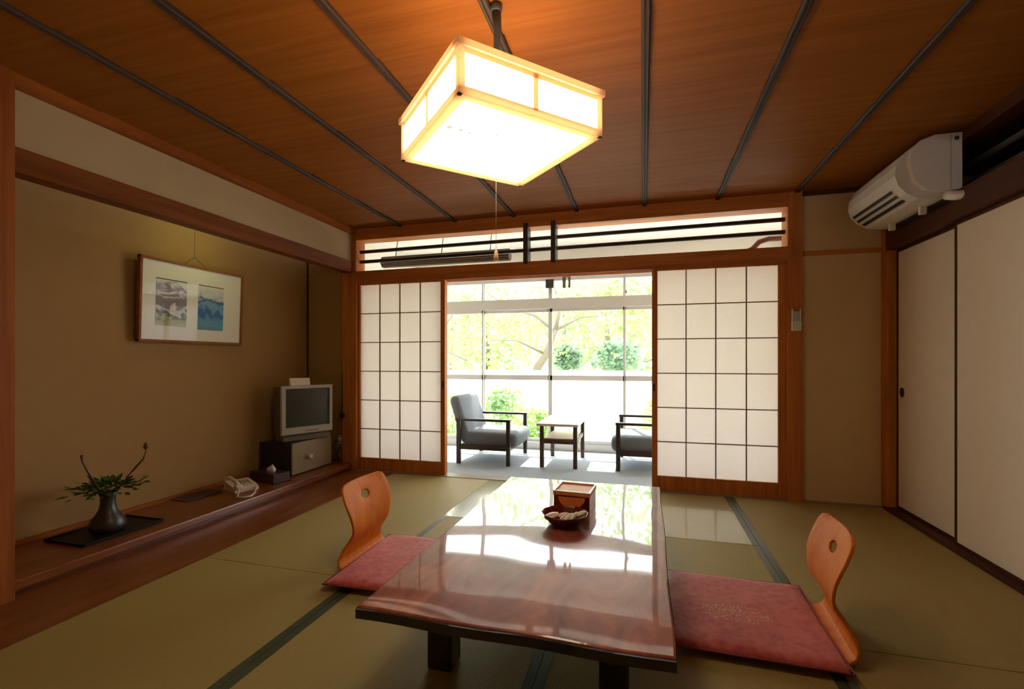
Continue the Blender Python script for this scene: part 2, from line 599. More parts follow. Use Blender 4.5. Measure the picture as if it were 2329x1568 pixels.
def fusuma(name, y0, y1, x, label, hy):
    root = thing(name, label, 'sliding door', (x, (y0 + y1) / 2, .016), kind='structure')
    a, b = y0 - (y0 + y1) / 2, y1 - (y0 + y1) / 2
    z1 = 1.812
    bm = bm_new()
    box(bm, -.011, .011, a + .016, b - .016, .016, z1 - .016)
    obj('panel', bm, M_FUS, root)
    bm = bm_new()
    box(bm, -.014, .014, a, a + .018, 0, z1)
    box(bm, -.014, .014, b - .018, b, 0, z1)
    box(bm, -.014, .014, a + .018, b - .018, 0, .018)
    box(bm, -.014, .014, a + .018, b - .018, z1 - .018, z1)
    obj('frame', bm, M_DZ, root)
    if hy is not None:
        bm = bm_new()
        hc = hy - (y0 + y1) / 2
        for k, (r0, r1, dx) in enumerate(((.030, .023, .003), (.023, .014, .001))):
            A, B = [], []
            for i in range(24):
                t = 2 * math.pi * i / 24
                A.append(bm.verts.new((-.0112 - dx, hc + r0 * math.cos(t), .815 + r0 * 1.15 * math.sin(t))))
                B.append(bm.verts.new((-.0112 - (.0005 if k else .003), hc + r1 * math.cos(t), .815 + r1 * 1.15 * math.sin(t))))
            for i in range(24):
                bm.faces.new((A[i], A[(i + 1) % 24], B[(i + 1) % 24], B[i]))
            if k:
                bm.faces.new(B)
        obj('finger_pull', bm, plain('dark_bronze', (0.05, 0.03, 0.02), 0.35, metal=0.7), root)
    return root


fusuma('door_4', 3.205, 3.93, 1.735, 'beige fusuma sliding door at the far corner with a round dark finger pull', 3.862)
fusuma('door_5', 2.262, 3.232, 1.705, 'beige fusuma sliding door nearer the camera, cut off by the picture edge', None)

bm = bm_new()
for z in (2.15, 2.045):
    tube(bm, [(1.765, -0.99, z), (1.765, 3.93, z)], 0.016, 10)
meta(obj('transom_rail', bm, plain('grey_iron', (0.10, 0.085, 0.08), 0.4, noise=.15)),
     'pair of dark grey rails in the transom above the fusuma doors', 'rail')

# ------------------------------------------------------------------ left wall and alcove
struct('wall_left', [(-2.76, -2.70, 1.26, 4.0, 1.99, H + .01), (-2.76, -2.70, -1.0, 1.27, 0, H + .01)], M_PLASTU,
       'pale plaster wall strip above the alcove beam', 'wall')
struct('trim_15', [(-2.78, -2.682, 1.407, 3.955, 1.892, 2.002)], M_BEAM,
       'reddish wooden beam across the top of the alcove', 'beam')
struct('trim_16', [(-2.80, -2.65, 1.265, 1.407, 0, H + .01)], M_WZ,
       'wooden alcove post at the left edge of the picture', 'post')
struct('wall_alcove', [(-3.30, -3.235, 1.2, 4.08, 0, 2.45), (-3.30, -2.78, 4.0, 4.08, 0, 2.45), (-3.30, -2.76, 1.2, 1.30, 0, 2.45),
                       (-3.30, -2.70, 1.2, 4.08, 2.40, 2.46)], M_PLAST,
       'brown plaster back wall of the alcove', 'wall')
bm = bm_new()
box(bm, -3.235, -2.73, 1.30, 4.0, 0.0, 0.065)
box(bm, -2.735, -2.695, 1.407, 3.95, 0.022, 0.067, bev=.006)
tf = meta(obj('trim_17', bm, M_TOKO), 'polished reddish wooden floor board of the alcove', 'alcove floor', kind='structure')
struct('trim_18', [(-3.236, -3.218, 1.30, 4.0, 0.065, 0.088), (-3.22, -2.80, 3.985, 4.001, 0.065, 0.088)], M_WY,
       'thin wooden skirting at the foot of the alcove wall', 'skirting')
struct('trim_19', [(-3.236, -3.222, 3.985, 4.0, 0.088, 2.40)], M_DZ,
       'thin dark vertical strip in the far corner of the alcove', 'moulding')
struct('wall_near', [(-2.8, 1.8, -1.06, -1.0, 0, H + .1)], M_WALL, 'plaster wall behind the camera', 'wall')

# alcove lamp hidden behind the beam
t = thing('alcove_lamp', 'small tube lamp fixed behind the alcove beam above the picture', 'lamp', (-2.83, 2.72, 2.0))
bobj('housing', [(-.03, .05, -.17, .17, .02, .06)], plain('cream_plastic', (0.7, 0.66, 0.55), 0.5), t, bev=.004)
bm = bm_new()
tube(bm, [(-.01, -.15, .005), (-.01, .15, .005)], .013, 12)
obj('tube', bm, emis('alcove_tube_light', (0.86, 1.0, 0.42), 13.0), t)

# ------------------------------------------------------------------ veranda beyond the shoji
struct('floor_veranda', [(-3.3, 1.9, 4.1, 5.5, -0.10, 0.0)], M_CARPET, 'blue-grey carpet floor of the window veranda', 'floor')
struct('ceiling_veranda', [(-3.3, 1.9, 4.1, 5.75, 2.36, 2.42), (-3.2, 1.9, 4.1, 4.102, 2.3, 2.42)], M_WHITE,
       'pale ceiling of the window veranda', 'ceiling')
struct('wall_veranda_left', [(-2.86, -2.80, 4.1, 5.75, 0, 2.42)], M_WHITE, 'pale left end wall of the window veranda', 'wall')
struct('wall_veranda_right', [(1.40, 1.46, 4.1, 5.75, 0, 2.42)], M_WHITE, 'pale right end wall of the window veranda', 'wall')
struct('wall_veranda_header', [(-2.80, 1.40, 5.48, 5.62, 2.03, 2.40)], M_WHITE,
       'pale wall strip above the veranda windows', 'wall')
struct('added_sun_eave', [(-3.6, 2.2, 5.6, 6.0, 2.55, 2.62)], M_WHITE, 'pale unseen eave added above the veranda windows to hold off high sun', 'roof')  # out of view; added to block high sun, depth set for veranda light

win = thing('window_1', 'wide white-framed veranda window wall looking onto the trees', 'window', (0, 5.5, 0), kind='structure')
bm = bm_new()
box(bm, -2.80, 1.40, -.03, .06, 0.0, 0.085)
box(bm, -2.80, 1.40, -.03, .06, 1.99, 2.03)
box(bm, -2.80, 1.40, -.04, .06, 1.665, 1.785)
box(bm, -2.80, -2.75, -.03, .06, 0, 2.03)
box(bm, 1.35, 1.40, -.03, .06, 0, 2.03)
obj('outer_frame', bm, M_ALU, win)
xs = [-2.75, -1.895, -1.06, -0.205, 0.63, 1.35]
for i in range(5):
    a, b = xs[i], xs[i + 1]
    wl = .026 if i == 2 else .014
    wr = .026 if i == 1 else .014
    bm = bm_new()
    y0, y1 = (-.02, .01) if i % 2 == 0 else (.012, .042)
    for (z0, z1) in ((.085, 1.665), (1.785, 1.99)):
        box(bm, a - wl * .5, a + wl, y0, y1, z0, z1)
        box(bm, b - wr, b + wr * .5, y0, y1, z0, z1)
    box(bm, a, b, y0, y1, .085, .125)
    box(bm, a, b, y0, y1, 1.63, 1.665)
    box(bm, a, b, y0, y1, .82, .878)
    sash = obj('sash', bm, M_ALU, win)
    ym = (y0 + y1) / 2
    bobj('pane', [(a + .01, b - .01, ym - .002, ym + .002, .12, .82), (a + .01, b - .01, ym - .002, ym + .002, .878, 1.63),
                  (a + .01, b - .01, ym - .002, ym + .002, 1.785, 1.99)], M_GLASS, sash)

# rolled reed blind behind the left of the transom
t = thing('reed_blind', 'rolled-up dark reed blind hanging behind the left part of the transom', 'blind', (-1.90, 4.32, 2.06))
bm = bm_new()
for k in range(16):
    a = 2 * math.pi * k / 16
    rr = .046 + .003 * (k % 2)
    tube(bm, [(-.68, rr * math.cos(a), rr * math.sin(a)), (.68, rr * math.cos(a), rr * math.sin(a))], .0095, 6)
tube(bm, [(-.68, 0, 0), (.68, 0, 0)], .042, 12)
obj('roll', bm, plain('reed', (0.13, 0.10, 0.06), 0.8, noise=.3, nscale=60), t)
for x in (-.5, 0, .5):
    bm = bm_new()
    tube(bm, [(x, -.058, -.03), (x, -.06, .04), (x, 0, .30)], .004, 6)
    obj('hanging_cord', bm, plain('brown_cord', (0.1, 0.06, 0.03), 0.8), t)

# brown drain pipe with elbow seen through the right of the transom
bm = bm_new()
tube(bm, [(1.38, 4.34, 2.06), (1.00, 4.34, 2.06), (.93, 4.34, 2.04), (.88, 4.34, 1.985), (.82, 4.34, 1.96), (.2, 4.34, 1.955)], .022, 12)
meta(obj('drain_pipe', bm, plain('brown_pipe', (0.14, 0.05, 0.03), 0.5)),
     'brown pipe with an elbow seen through the right end of the transom', 'pipe')
# small things at the window head
t = thing('curtain_bracket', 'dark curtain bracket at the top of the middle window post', 'bracket', (-1.05, 5.44, 1.9))
bobj('clamp', [(-.05, .045, -.03, .03, .0, .10)], M_BLACKW, t, bev=.004)
t = thing('wind_chime', 'small dark hanging bracket right of the middle window post', 'hanging ornament', (-.86, 5.40, 1.89))
bobj('body', [(-.035, .0, -.02, .02, 0, .13), (.03, .055, -.02, .02, 0, .13), (-.035, .055, -.018, .018, .12, .145)],
     plain('dark_olive', (0.10, 0.09, 0.03), .6), t, bev=.003)
bm = bm_new()
tube(bm, [(-.2, 5.42, 2.03), (-.2, 5.42, 1.90), (-.185, 5.42, 1.84)], .003, 6)
lathe(bm, [(.001, 0), (.012, .008), (.014, .025), (.006, .04), (.001, .045)], -.185, 5.42, 12, z0=1.80)
meta(obj('pull_cord', bm, plain('grey_cord', (0.3, 0.3, 0.28), .7)), 'short pull cord with a knob at the top of the right window', 'cord')


# ------------------------------------------------------------------ veranda armchairs
M_CH = wood('armchair_frame_wood', (0.035, 0.022, 0.016), (0.02, 0.012, 0.01), 'X', rough=0.35)
M_FAB = plain('slate_upholstery', (0.16, 0.18, 0.20), 0.85, noise=.12, nscale=90, bump=.3, bscale=300, spec=.25)


def pillow(bm, x0, x1, y0, y1, z0, z1, r, n=8, rot=None):
    """rounded cushion block"""
    g = box(bm, x0, x1, y0, y1, z0, z1, bev=r, seg=4)
    if rot is not None:
        c, M = rot
        for v in g:
            if v.is_valid:
                v.co = M @ (v.co - Vector(c)) + Vector(c)


def armchair(label, loc, rz):
    t = thing('armchair', label, 'armchair', loc, rz, 'armchairs on the veranda')
    for s in (-1, 1):
        y = .35 * s
        bobj('leg', [(.245, .285, y - .02, y + .02, 0, .44)], M_CH, t, bev=.004)
        bobj('leg', [(-.285, -.245, y - .02, y + .02, 0, .44)], M_CH, t, bev=.004)
        bobj('armrest', [(-.295, .29, y - .03, y + .03, .437, .462)], M_CH, t, bev=.006)
    bm = bm_new()
    for s in (-1, 1):
        y = .35 * s
        box(bm, -.245, .245, y - .012, y + .012, .145, .20, bev=.003)
    box(bm, .25, .28, -.33, .33, .145, .195, bev=.003)
    box(bm, -.28, -.25, -.33, .33, .145, .195, bev=.003)
    obj('seat_frame', bm, M_CH, t)
    bm = bm_new()
    pillow(bm, -.24, .335, -.322, .322, .165, .325, .06)
    obj('seat_cushion', bm, M_FAB, t, smooth=True)
    bm = bm_new()
    R = Matrix.Rotation(math.radians(-17), 3, 'Y')
    pillow(bm, -.275, -.165, -.318, .318, .20, .70, .05, rot=((-.22, 0, .26), R))
    obj('back_cushion', bm, M_FAB, t, smooth=True)
    return t


armchair('dark-framed armchair with slate cushions at the left of the veranda', (-1.56, 4.87, 0), 0)
a2 = armchair('dark-framed armchair half hidden behind the right shoji screen', (.035, 4.95, 0), math.pi)

t = thing('side_table', 'small dark-legged table with a white top between the veranda armchairs', 'table', (-.80, 4.86, 0))
M_ST = wood('side_table_wood', (0.10, 0.05, 0.028), (0.05, 0.025, 0.015), 'Z', rough=.4)
for x in (-.165, .165):
    for y in (-.285, .285):
        bobj('leg', [(x - .02, x + .02, y - .02, y + .02, 0, .415)], M_ST, t, bev=.005)
bobj('tabletop', [(-.205, .205, -.37, .37, .415, .44)], plain('white_laminate', (0.78, 0.76, 0.72), .12, spec=.6), t, bev=.004)
bobj('stretcher', [(-.15, .15, -.295, -.275, .235, .275), (-.15, .15, .275, .295, .235, .275),
                   (-.175, -.155, -.27, .27, .235, .275), (.155, .175, -.27, .27, .235, .275)], M_ST, t, bev=.003)
bobj('shelf', [(-.15, .15, -.27, .27, .272, .284)], plain('pale_shelf', (0.5, 0.36, 0.25), .45), t)

# ------------------------------------------------------------------ pendant lamp
lamp = thing('pendant_lamp', 'square pale wood and paper pendant lamp glowing above the low table', 'lamp', (-.503, 1.598, 1.80), math.radians(46.0))
M_LW = paper('pale_lamp_wood', (0.86, 0.66, 0.44), 0.30)      # thin pale cypress strips, light shines through
E_SIDE = emis('lamp_side_paper', (1.0, 0.82, 0.58), 9.0)
E_BOT = emis('lamp_bottom_panel', (1.0, 0.86, 0.66), 5.0)
E_TOP = emis('lamp_top_glow', (1.0, 0.76, 0.46), 4.5)
h = .262
bm = bm_new()
for z0, z1, e in ((0.0, .018, 0.0), (.135, .155, .007)):
    a = h + e
    box(bm, -a - .001, a + .001, -a, -a + .030, z0, z1)
    box(bm, -a - .001, a + .001, a - .030, a, z0, z1)
    box(bm, -a, -a + .030, -a + .030, a - .030, z0, z1)
    box(bm, a - .030, a, -a + .030, a - .030, z0, z1)
for sx in (-1, 1):
    for sy in (-1, 1):
        box(bm, sx * (h - .010) - .010, sx * (h - .010) + .010, sy * (h - .010) - .010, sy * (h - .010) + .010, .018, .135)
obj('frame', bm, M_LW, lamp)
bm = bm_new()
for s in (-1, 1):
    box(bm, -.008, .008, s * (h - .008) - .004, s * (h - .008) + .004, .018, .135)
    box(bm, s * (h - .008) - .004, s * (h - .008) + .004, -.008, .008, .018, .135)
    box(bm, -h + .02, h - .02, s * (h - .008) - .004, s * (h - .008) + .004, .018, .026)
    box(bm, s * (h - .008) - .004, s * (h - .008) + .004, -h + .02, h - .02, .018, .026)
    box(bm, -h + .02, h - .02, s * (h - .008) - .004, s * (h - .008) + .004, .122, .135)
    box(bm, s * (h - .008) - .004, s * (h - .008) + .004, -h + .02, h - .02, .122, .135)
obj('side_strips', bm, M_LW, lamp)
for i, (sx, sy) in enumerate(((1, 0), (-1, 0), (0, 1), (0, -1))):
    if sx:
        bobj('side_panel', [(sx * (h - .014) - .0015, sx * (h - .014) + .0015, -h + .02, h - .02, .016, .137)], E_SIDE, lamp)
    else:
        bobj('side_panel', [(-h + .02, h - .02, sy * (h - .014) - .0015, sy * (h - .014) + .0015, .016, .137)], E_SIDE, lamp)
bobj('bottom_panel', [(-h + .028, h - .028, -h + .028, h - .028, .008, .011)], E_BOT, lamp)
E_MARK = emis('lamp_panel_shadow', (1.0, 0.95, 0.88), .33)  # faint shadow marks on the lit panel, painted as weaker glow
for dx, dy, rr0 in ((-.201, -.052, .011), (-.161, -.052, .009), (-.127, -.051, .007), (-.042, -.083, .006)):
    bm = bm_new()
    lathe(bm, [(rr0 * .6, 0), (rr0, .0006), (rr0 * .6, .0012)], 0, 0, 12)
    mk = obj('panel_shadow_spot', bm, E_MARK, lamp)
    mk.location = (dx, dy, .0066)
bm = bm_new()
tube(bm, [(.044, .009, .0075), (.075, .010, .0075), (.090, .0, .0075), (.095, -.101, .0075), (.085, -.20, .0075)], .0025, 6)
obj('panel_shadow_line', bm, E_MARK, lamp)  # bent shadow line on the panel, painted with the same dim glow
bobj('top_panel', [(-h + .018, h - .018, -h + .018, h - .018, .143, .146)], E_TOP, lamp)
for sx in (-1, 1):
    for sy in (-1, 1):
        bobj('corner_peg', [(sx * (h - .006) - .006, sx * (h - .006) + .006, sy * (h - .006) - .006, sy * (h - .006) + .006, -.004, .003)], M_BLACKW, lamp, bev=.002)
bm = bm_new()
box(bm, -.05, .05, -.05, .05, .146, .165, bev=.004)
tube(bm, [(0, 0, .16), (0, 0, .30), (.004, -.004, .42), (0, 0, .498)], [.014, .011, .014, .018], 10)
tube(bm, [(.015, .0, .16), (.022, .01, .30), (.006, .0, .44)], .004, 6)
obj('suspension', bm, plain('dark_grey_cord', (0.06, 0.06, 0.065), .45), lamp)
bm = bm_new()
lathe(bm, [(.018, 0), (.022, .010), (.022, .024), (.015, .03)], 0, 0, 20, z0=.486)
obj('ceiling_rose', bm, plain('dark_grey_cord', (0.06, 0.06, 0.065), .45), lamp)
bm = bm_new()
tube(bm, [(0, 0, .01), (0, 0, -.36)], .0007, 6)
pc = obj('pull_string', bm, plain('cream_string', (0.6, 0.5, 0.35), .8), lamp)
bm = bm_new()
lathe(bm, [(.001, .04), (.006, .034), (.008, .015), (.011, .002), (.006, 0), (.001, 0)], 0, 0, 14, z0=-.395)
obj('string_weight', bm, plain('orange_knob', (0.75, 0.42, 0.22), .4), pc)

# ------------------------------------------------------------------ air conditioner
ac = thing('air_conditioner', 'old white wall air conditioner above the fusuma doors near the far corner', 'air conditioner', (XR, 3.46, 1.95))
M_AC = plain('aged_white_plastic', (0.74, 0.69, 0.58), .45, noise=.03)
M_AC2 = plain('end_cap_plastic', (0.93, 0.90, 0.85), .4, noise=.02)
prof = [(-.03, .335), (-.17, .335), (-.235, .31), (-.29, .262), (-.318, .205), (-.325, .15), (-.31, .095), (-.27, .045), (-.21, .012), (-.13, .0), (-.03, .0)]
bm = bm_new()
prism(bm, prof, -.30, .34, 'Y')
obj('casing', bm, M_AC, ac)
bm = bm_new()
prism(bm, [(-.03, .345), (-.155, .345), (-.22, .322), (-.265, .27), (-.27, .20), (-.245, .10), (-.19, .048), (-.12, .036), (-.03, .036)], -.335, -.298, 'Y')
cap = obj('end_cap', bm, M_AC2, ac)
bm = bm_new()
box(bm, -.085, -.078, -.338, -.334, .04, .335)
obj('seam', bm, M_AC, cap)
bm = bm_new()
rings = []
for r in (.012, .009):
    rings.append([bm.verts.new((-.055 + r * math.cos(2 * math.pi * i / 16), -.3365 if r > .01 else -.3375, .315 + r * math.sin(2 * math.pi * i / 16))) for i in range(16)])
for i in range(16):
    bm.faces.new((rings[0][i], rings[0][(i + 1) % 16], rings[1][(i + 1) % 16], rings[1][i]))
bm.faces.new(rings[1])
obj('screw_cover', bm, plain('dark_screw', (0.10, 0.10, 0.07), .5), cap)
# outlet slots along the lower front curve
bm = bm_new()
for (xa, za, xb, zb) in ((-.312, .088, -.302, .073), (-.288, .058, -.276, .046), (-.258, .032, -.24, .022)):
    nx, nz = -(zb - za), (xb - xa)
    L = math.hypot(nx, nz)
    nx, nz = nx / L * -.004, nz / L * -.004
    v = [bm.verts.new((x, y, z)) for x, z in ((xa + nx, za + nz), (xb + nx, zb + nz)) for y in (-.22, .29)]
    bm.faces.new((v[0], v[1], v[3], v[2]))
    v2 = [bm.verts.new((x, y, z)) for x, z in ((xa, za), (xb, zb)) for y in (-.22, .29)]
    bm.faces.new((v2[0], v2[2], v2[3], v2[1]))
    for p, q in ((0, 1), (1, 3), (3, 2), (2, 0)):
        bm.faces.new((v[p], v[q], v2[q], v2[p]))
obj('outlet_slots', bm, plain('dark_slot', (0.02, 0.018, 0.012), .7), ac)
bm = bm_new()
box(bm, -.10, -.05, -.29, .30, -.010, .002)
obj('intake_grille', bm, plain('dark_slot', (0.02, 0.018, 0.012), .7), ac)
for y in (-.16, .19):
    bm = bm_new()
    box(bm, -.145, -.11, y - .012, y + .012, -.045, .006, bev=.004)
    obj('mounting_foot', bm, M_AC, ac)
bm = bm_new()
tube(bm, [(-.08, -.30, .02), (-.06, -.34, .0), (-.02, -.375, -.005), (.03, -.38, .0)], [.028, .026, .022, .02], 12)
obj('pipe_cover', bm, M_AC2, ac)

# ------------------------------------------------------------------ remote in its holder on the post
t = thing('remote_holder', 'white air conditioner remote in a clear holder on the post right of the shoji', 'remote control', (1.093, 3.945, 1.27))
bobj('holder', [(-.032, .032, -.026, 0.0, 0, .075)], plain('white_plastic', (0.72, 0.70, 0.64), .4), t, bev=.005)
bobj('remote', [(-.024, .024, -.020, -.004, .01, .15)], plain('grey_plastic', (0.45, 0.46, 0.42), .35), t, bev=.006)
bobj('side_clip', [(-.030, -.022, -.024, -.002, .075, .165), (.022, .030, -.024, -.002, .075, .165)],
     plain('white_plastic', (0.72, 0.70, 0.64), .4), t, bev=.003)

# ------------------------------------------------------------------ framed picture
M_PF = wood('picture_frame_wood', (0.34, 0.13, 0.04), (0.20, 0.07, 0.02), 'Y', rough=.55, spec=.15)
pic = thing('framed_picture', 'wood-framed picture with two small colour landscape prints hanging in the alcove', 'picture', (-3.20, 2.735, 1.178))
pic.rotation_euler = (0, math.radians(2.0), 0)
w, hh = .415, .572
bm = bm_new()
box(bm, -.014, .016, -w, -w + .018, 0, hh, bev=.003)
box(bm, -.014, .016, w - .018, w, 0, hh, bev=.003)
box(bm, -.014, .016, -w, w, 0, .018, bev=.003)
box(bm, -.014, .016, -w, w, hh - .018, hh, bev=.003)
obj('frame', bm, M_PF, pic)
bobj('mat_board', [(-.012, .004, -w + .016, w - .016, .016, hh - .016)], plain('cream_mat_board', (0.80, 0.76, 0.66), .8, spec=.2), pic)


def print_mat(name, stops, scale, seed, zsplit):
    m, nt, b = _base(name)
    tc = nt.nodes.new('ShaderNodeTexCoord')
    mp = nt.nodes.new('ShaderNodeMapping')
    mp.inputs['Location'].default_value = (seed, seed * 1.7, 0)
    mp.inputs['Scale'].default_value = (1, 1, 1.4)
    nt.links.new(tc.outputs['Object'], mp.inputs['Vector'])
    n = nt.nodes.new('ShaderNodeTexNoise')
    n.inputs['Scale'].default_value = scale
    n.inputs['Detail'].default_value = 5
    n.inputs['Distortion'].default_value = 1.2
    nt.links.new(mp.outputs[0], n.inputs['Vector'])
    sp = nt.nodes.new('ShaderNodeSeparateXYZ')
    nt.links.new(tc.outputs['Generated'], sp.inputs[0])
    add = nt.nodes.new('ShaderNodeMath')
    add.operation = 'MULTIPLY_ADD'
    add.inputs[1].default_value = 0.55
    nt.links.new(n.outputs['Fac'], add.inputs[0])
    mu = nt.nodes.new('ShaderNodeMath')
    mu.operation = 'MULTIPLY'
    mu.inputs[1].default_value = 0.75
    nt.links.new(sp.outputs['Z'], mu.inputs[0])
    nt.links.new(mu.outputs[0], add.inputs[2])
    r = nt.nodes.new('ShaderNodeValToRGB')
    r.color_ramp.interpolation = 'EASE'
    els = r.color_ramp.elements
    els[0].position, els[0].color = stops[0][0], tuple(stops[0][1]) + (1,)
    els[1].position, els[1].color = stops[-1][0], tuple(stops[-1][1]) + (1,)
    for p, c in stops[1:-1]:
        e = els.new(p)
        e.color = tuple(c) + (1,)
    nt.links.new(add.outputs[0], r.inputs['Fac'])
    nt.links.new(r.outputs['Color'], b.inputs['Base Color'])
    b.inputs['Roughness'].default_value = .7
    return m


m1 = print_mat('landscape_print_green', [(.2, (.48, .47, .18)), (.38, (.36, .38, .17)), (.48, (.09, .10, .10)), (.54, (.62, .56, .50)),
                                        (.60, (.20, .16, .17)), (.74, (.27, .21, .23)), (.80, (.60, .56, .52)), (.88, (.22, .17, .20)), (1.0, (.66, .66, .56))], 7, 3.1, .5)
m2 = print_mat('landscape_print_blue', [(.2, (.14, .22, .26)), (.40, (.10, .32, .48)), (.55, (.03, .11, .32)), (.66, (.16, .36, .55)),
                                       (.76, (.06, .12, .30)), (.86, (.55, .60, .58)), (1.0, (.70, .66, .58))], 7, 9.4, .5)
bobj('print', [(.0035, .0055, -.300, -.075, .115, .440)], m1, pic)
bobj('print', [(.0035, .0055, .015, .235, .105, .440)], m2, pic)
bobj('print_edge', [(.005, .0062, -.300, -.075, .434, .440), (.005, .0062, .015, .235, .434, .440)], plain('ink_line', (.04, .035, .04), .7), pic)
bobj('glass', [(.0085, .0105, -w + .016, w - .016, .016, hh - .016)], glass_pane('picture_glass', refl=0.004), pic)
bm = bm_new()
tube(bm, [(.002, -.10, hh - .006), (0.0, -.02, hh + .062)], .0022, 6)
tube(bm, [(.002, .085, hh - .006), (0.0, -.02, hh + .062)], .0022, 6)
tube(bm, [(0.0, -.02, hh + .062), (-.005, -.02, 1.18)], .0018, 6)
obj('hanging_wire', bm, plain('dark_wire', (0.10, 0.09, 0.05), .6), pic)

# ------------------------------------------------------------------ television on its cabinet
TZ = .067
cab = thing('cabinet', 'small black cabinet with a beige front door under the television', 'cabinet', (-3.035, 3.62, TZ))
M_CB = plain('black_laminate', (0.018, 0.014, 0.012), .45)
M_CF = plain('beige_cabinet_front', (0.33, 0.26, 0.16), .45, noise=.06)
bobj('body', [(-.17, .150, -.262, .262, 0, .278)], M_CB, cab, bev=.003)
dr = bobj('door', [(.150, .166, -.262, .262, .006, .274)], M_CF, cab, bev=.005)
bm = bm_new()
lathe(bm, [(.001, 0), (.016, .002), (.018, .012), (.009, .018), (.010, .028), (.024, .034), (.026, .044), (.016, .05), (.001, .05)], 0, 0, 18)
for v in bm.verts:
    v.co = Vector((.166 + v.co.z * .8, v.co.x - .07, .135 + v.co.y))
obj('knob', bm, plain('cream_knob', (0.62, 0.55, 0.38), .3), dr)

tvx, tvy = -2.885, 3.575
tv = thing('television', 'small grey tube television standing on the black cabinet', 'television', (tvx, tvy, TZ + .278), math.atan2(-.404, .915))
# local +x faces the room, local y along the screen
M_TV = plain('grey_television_plastic', (0.48, 0.45, 0.40), .45, noise=.03)
M_TVD = plain('dark_television_back', (0.15, 0.125, 0.10), .6)
bm = bm_new()
hw = .235
z0, z1 = .060, .487
box(bm, -.035, .0, -hw, -hw + .038, z0, z1, bev=.006)
box(bm, -.035, .0, hw - .030, hw, z0, z1, bev=.006)
box(bm, -.035, .0, -hw + .03, hw - .02, z1 - .030, z1, bev=.006)
box(bm, -.035, .0, -hw + .03, hw - .02, z0, z0 + .062, bev=.006)
obj('bezel', bm, M_TV, tv)
bm = bm_new()
n = 10
g = [[bm.verts.new((-.016 + .010 * (1 - (2 * i / n - 1) ** 2) * (1 - (2 * j / n - 1) ** 2), -hw + .034 + (2 * hw - .060) * i / n, z0 + .055 + (z1 - z0 - .08) * j / n)) for j in range(n + 1)] for i in range(n + 1)]
for i in range(n):
    for j in range(n):
        f = bm.faces.new((g[i][j], g[i + 1][j], g[i + 1][j + 1], g[i][j + 1]))
        f.smooth = True
obj('screen', bm, plain('dark_glass_screen', (0.05, 0.05, 0.042), .32, spec=.35), tv)
bm = bm_new()
A = [bm.verts.new(c) for c in ((-.03, -hw + .004, z0 - .02), (-.03, hw - .004, z0 - .02), (-.03, hw - .004, z1 - .004), (-.03, -hw + .004, z1 - .004))]
B = [bm.verts.new(c) for c in ((-.17, -hw + .012, z0 - .02), (-.17, hw - .012, z0 - .02), (-.17, hw - .012, z1 - .02), (-.17, -hw + .012, z1 - .02))]
D = [bm.verts.new(c) for c in ((-.30, -hw + .10, z0 + .02), (-.30, hw - .10, z0 + .02), (-.30, hw - .10, z1 - .14), (-.30, -hw + .10, z1 - .14))]
for P, Q in ((A, B), (B, D)):
    for i in range(4):
        bm.faces.new((P[i], P[(i + 1) % 4], Q[(i + 1) % 4], Q[i]))
bm.faces.new(A)
bm.faces.new(list(reversed(D)))
obj('back_housing', bm, M_TVD, tv)
bobj('foot', [(-.15, -.012, -hw + .015, hw - .015, .0, .045)], M_TVD, tv, bev=.006)
bobj('button_strip', [(-.001, .0015, -.03, .10, z0 + .02, z0 + .027)], M_TVD, tv)

bm = bm_new()
c, s_ = math.cos(math.radians(20)), math.sin(math.radians(20))
box(bm, -.002, .002, -.105, .075, 0, .068, rot=((0, 0, 0), Matrix.Rotation(math.radians(-14), 3, 'Y')))
box(bm, -.048, -.044, -.105, .075, 0, .066, rot=((-.046, 0, 0), Matrix.Rotation(math.radians(18), 3, 'Y')))
cd = meta(obj('notice_card', bm, plain('white_card', (0.78, 0.68, 0.58), .7)), 'folded white card standing on top of the television', 'card')
cd.location = (-2.925, 3.545, TZ + .278 + .4855)
cd.rotation_euler = (0, 0, math.atan2(-.404, .915))

# ------------------------------------------------------------------ telephone, tissue box, booklet
ph = thing('telephone', 'cream telephone with its handset cord looped on the alcove floor', 'telephone', (-2.965, 2.925, TZ), math.radians(-22))
M_PH = plain('cream_phone_plastic', (0.72, 0.60, 0.46), .35)
bm = bm_new()
prism(bm, [(-.10, 0), (.10, 0), (.10, .022), (.06, .038), (-.06, .060), (-.10, .060)], -.085, .085, 'Y')
obj('body', bm, M_PH, ph)
bm = bm_new()
tube(bm, [(-.09, -.06, .075), (-.05, -.062, .092), (.05, -.062, .078), (.095, -.06, .05)], [.019, .013, .013, .02], 12)
box(bm, -.115, -.072, -.085, -.035, .052, .085, bev=.01)
box(bm, .075, .118, -.085, -.035, .03, .062, bev=.01)
obj('handset', bm, M_PH, ph)
bm = bm_new()
for i in range(4):
    for j in range(3):
        box(bm, -.03 + i * .024, -.014 + i * .024, -.012 + j * .026, .004 + j * .026, .050 - i * .006, .060 - i * .0065)
obj('keypad', bm, plain('brown_keys', (0.28, 0.2, 0.14), .5), ph)
bm = bm_new()
tube(bm, [(.11, -.06, .04), (.16, -.09, .01), (.22, -.12, .006), (.27, -.10, .006), (.275, -.05, .006), (.22, .0, .008), (.14, .045, .014), (.10, .06, .018)], .0065, 8)
obj('cord', bm, M_PH, ph)

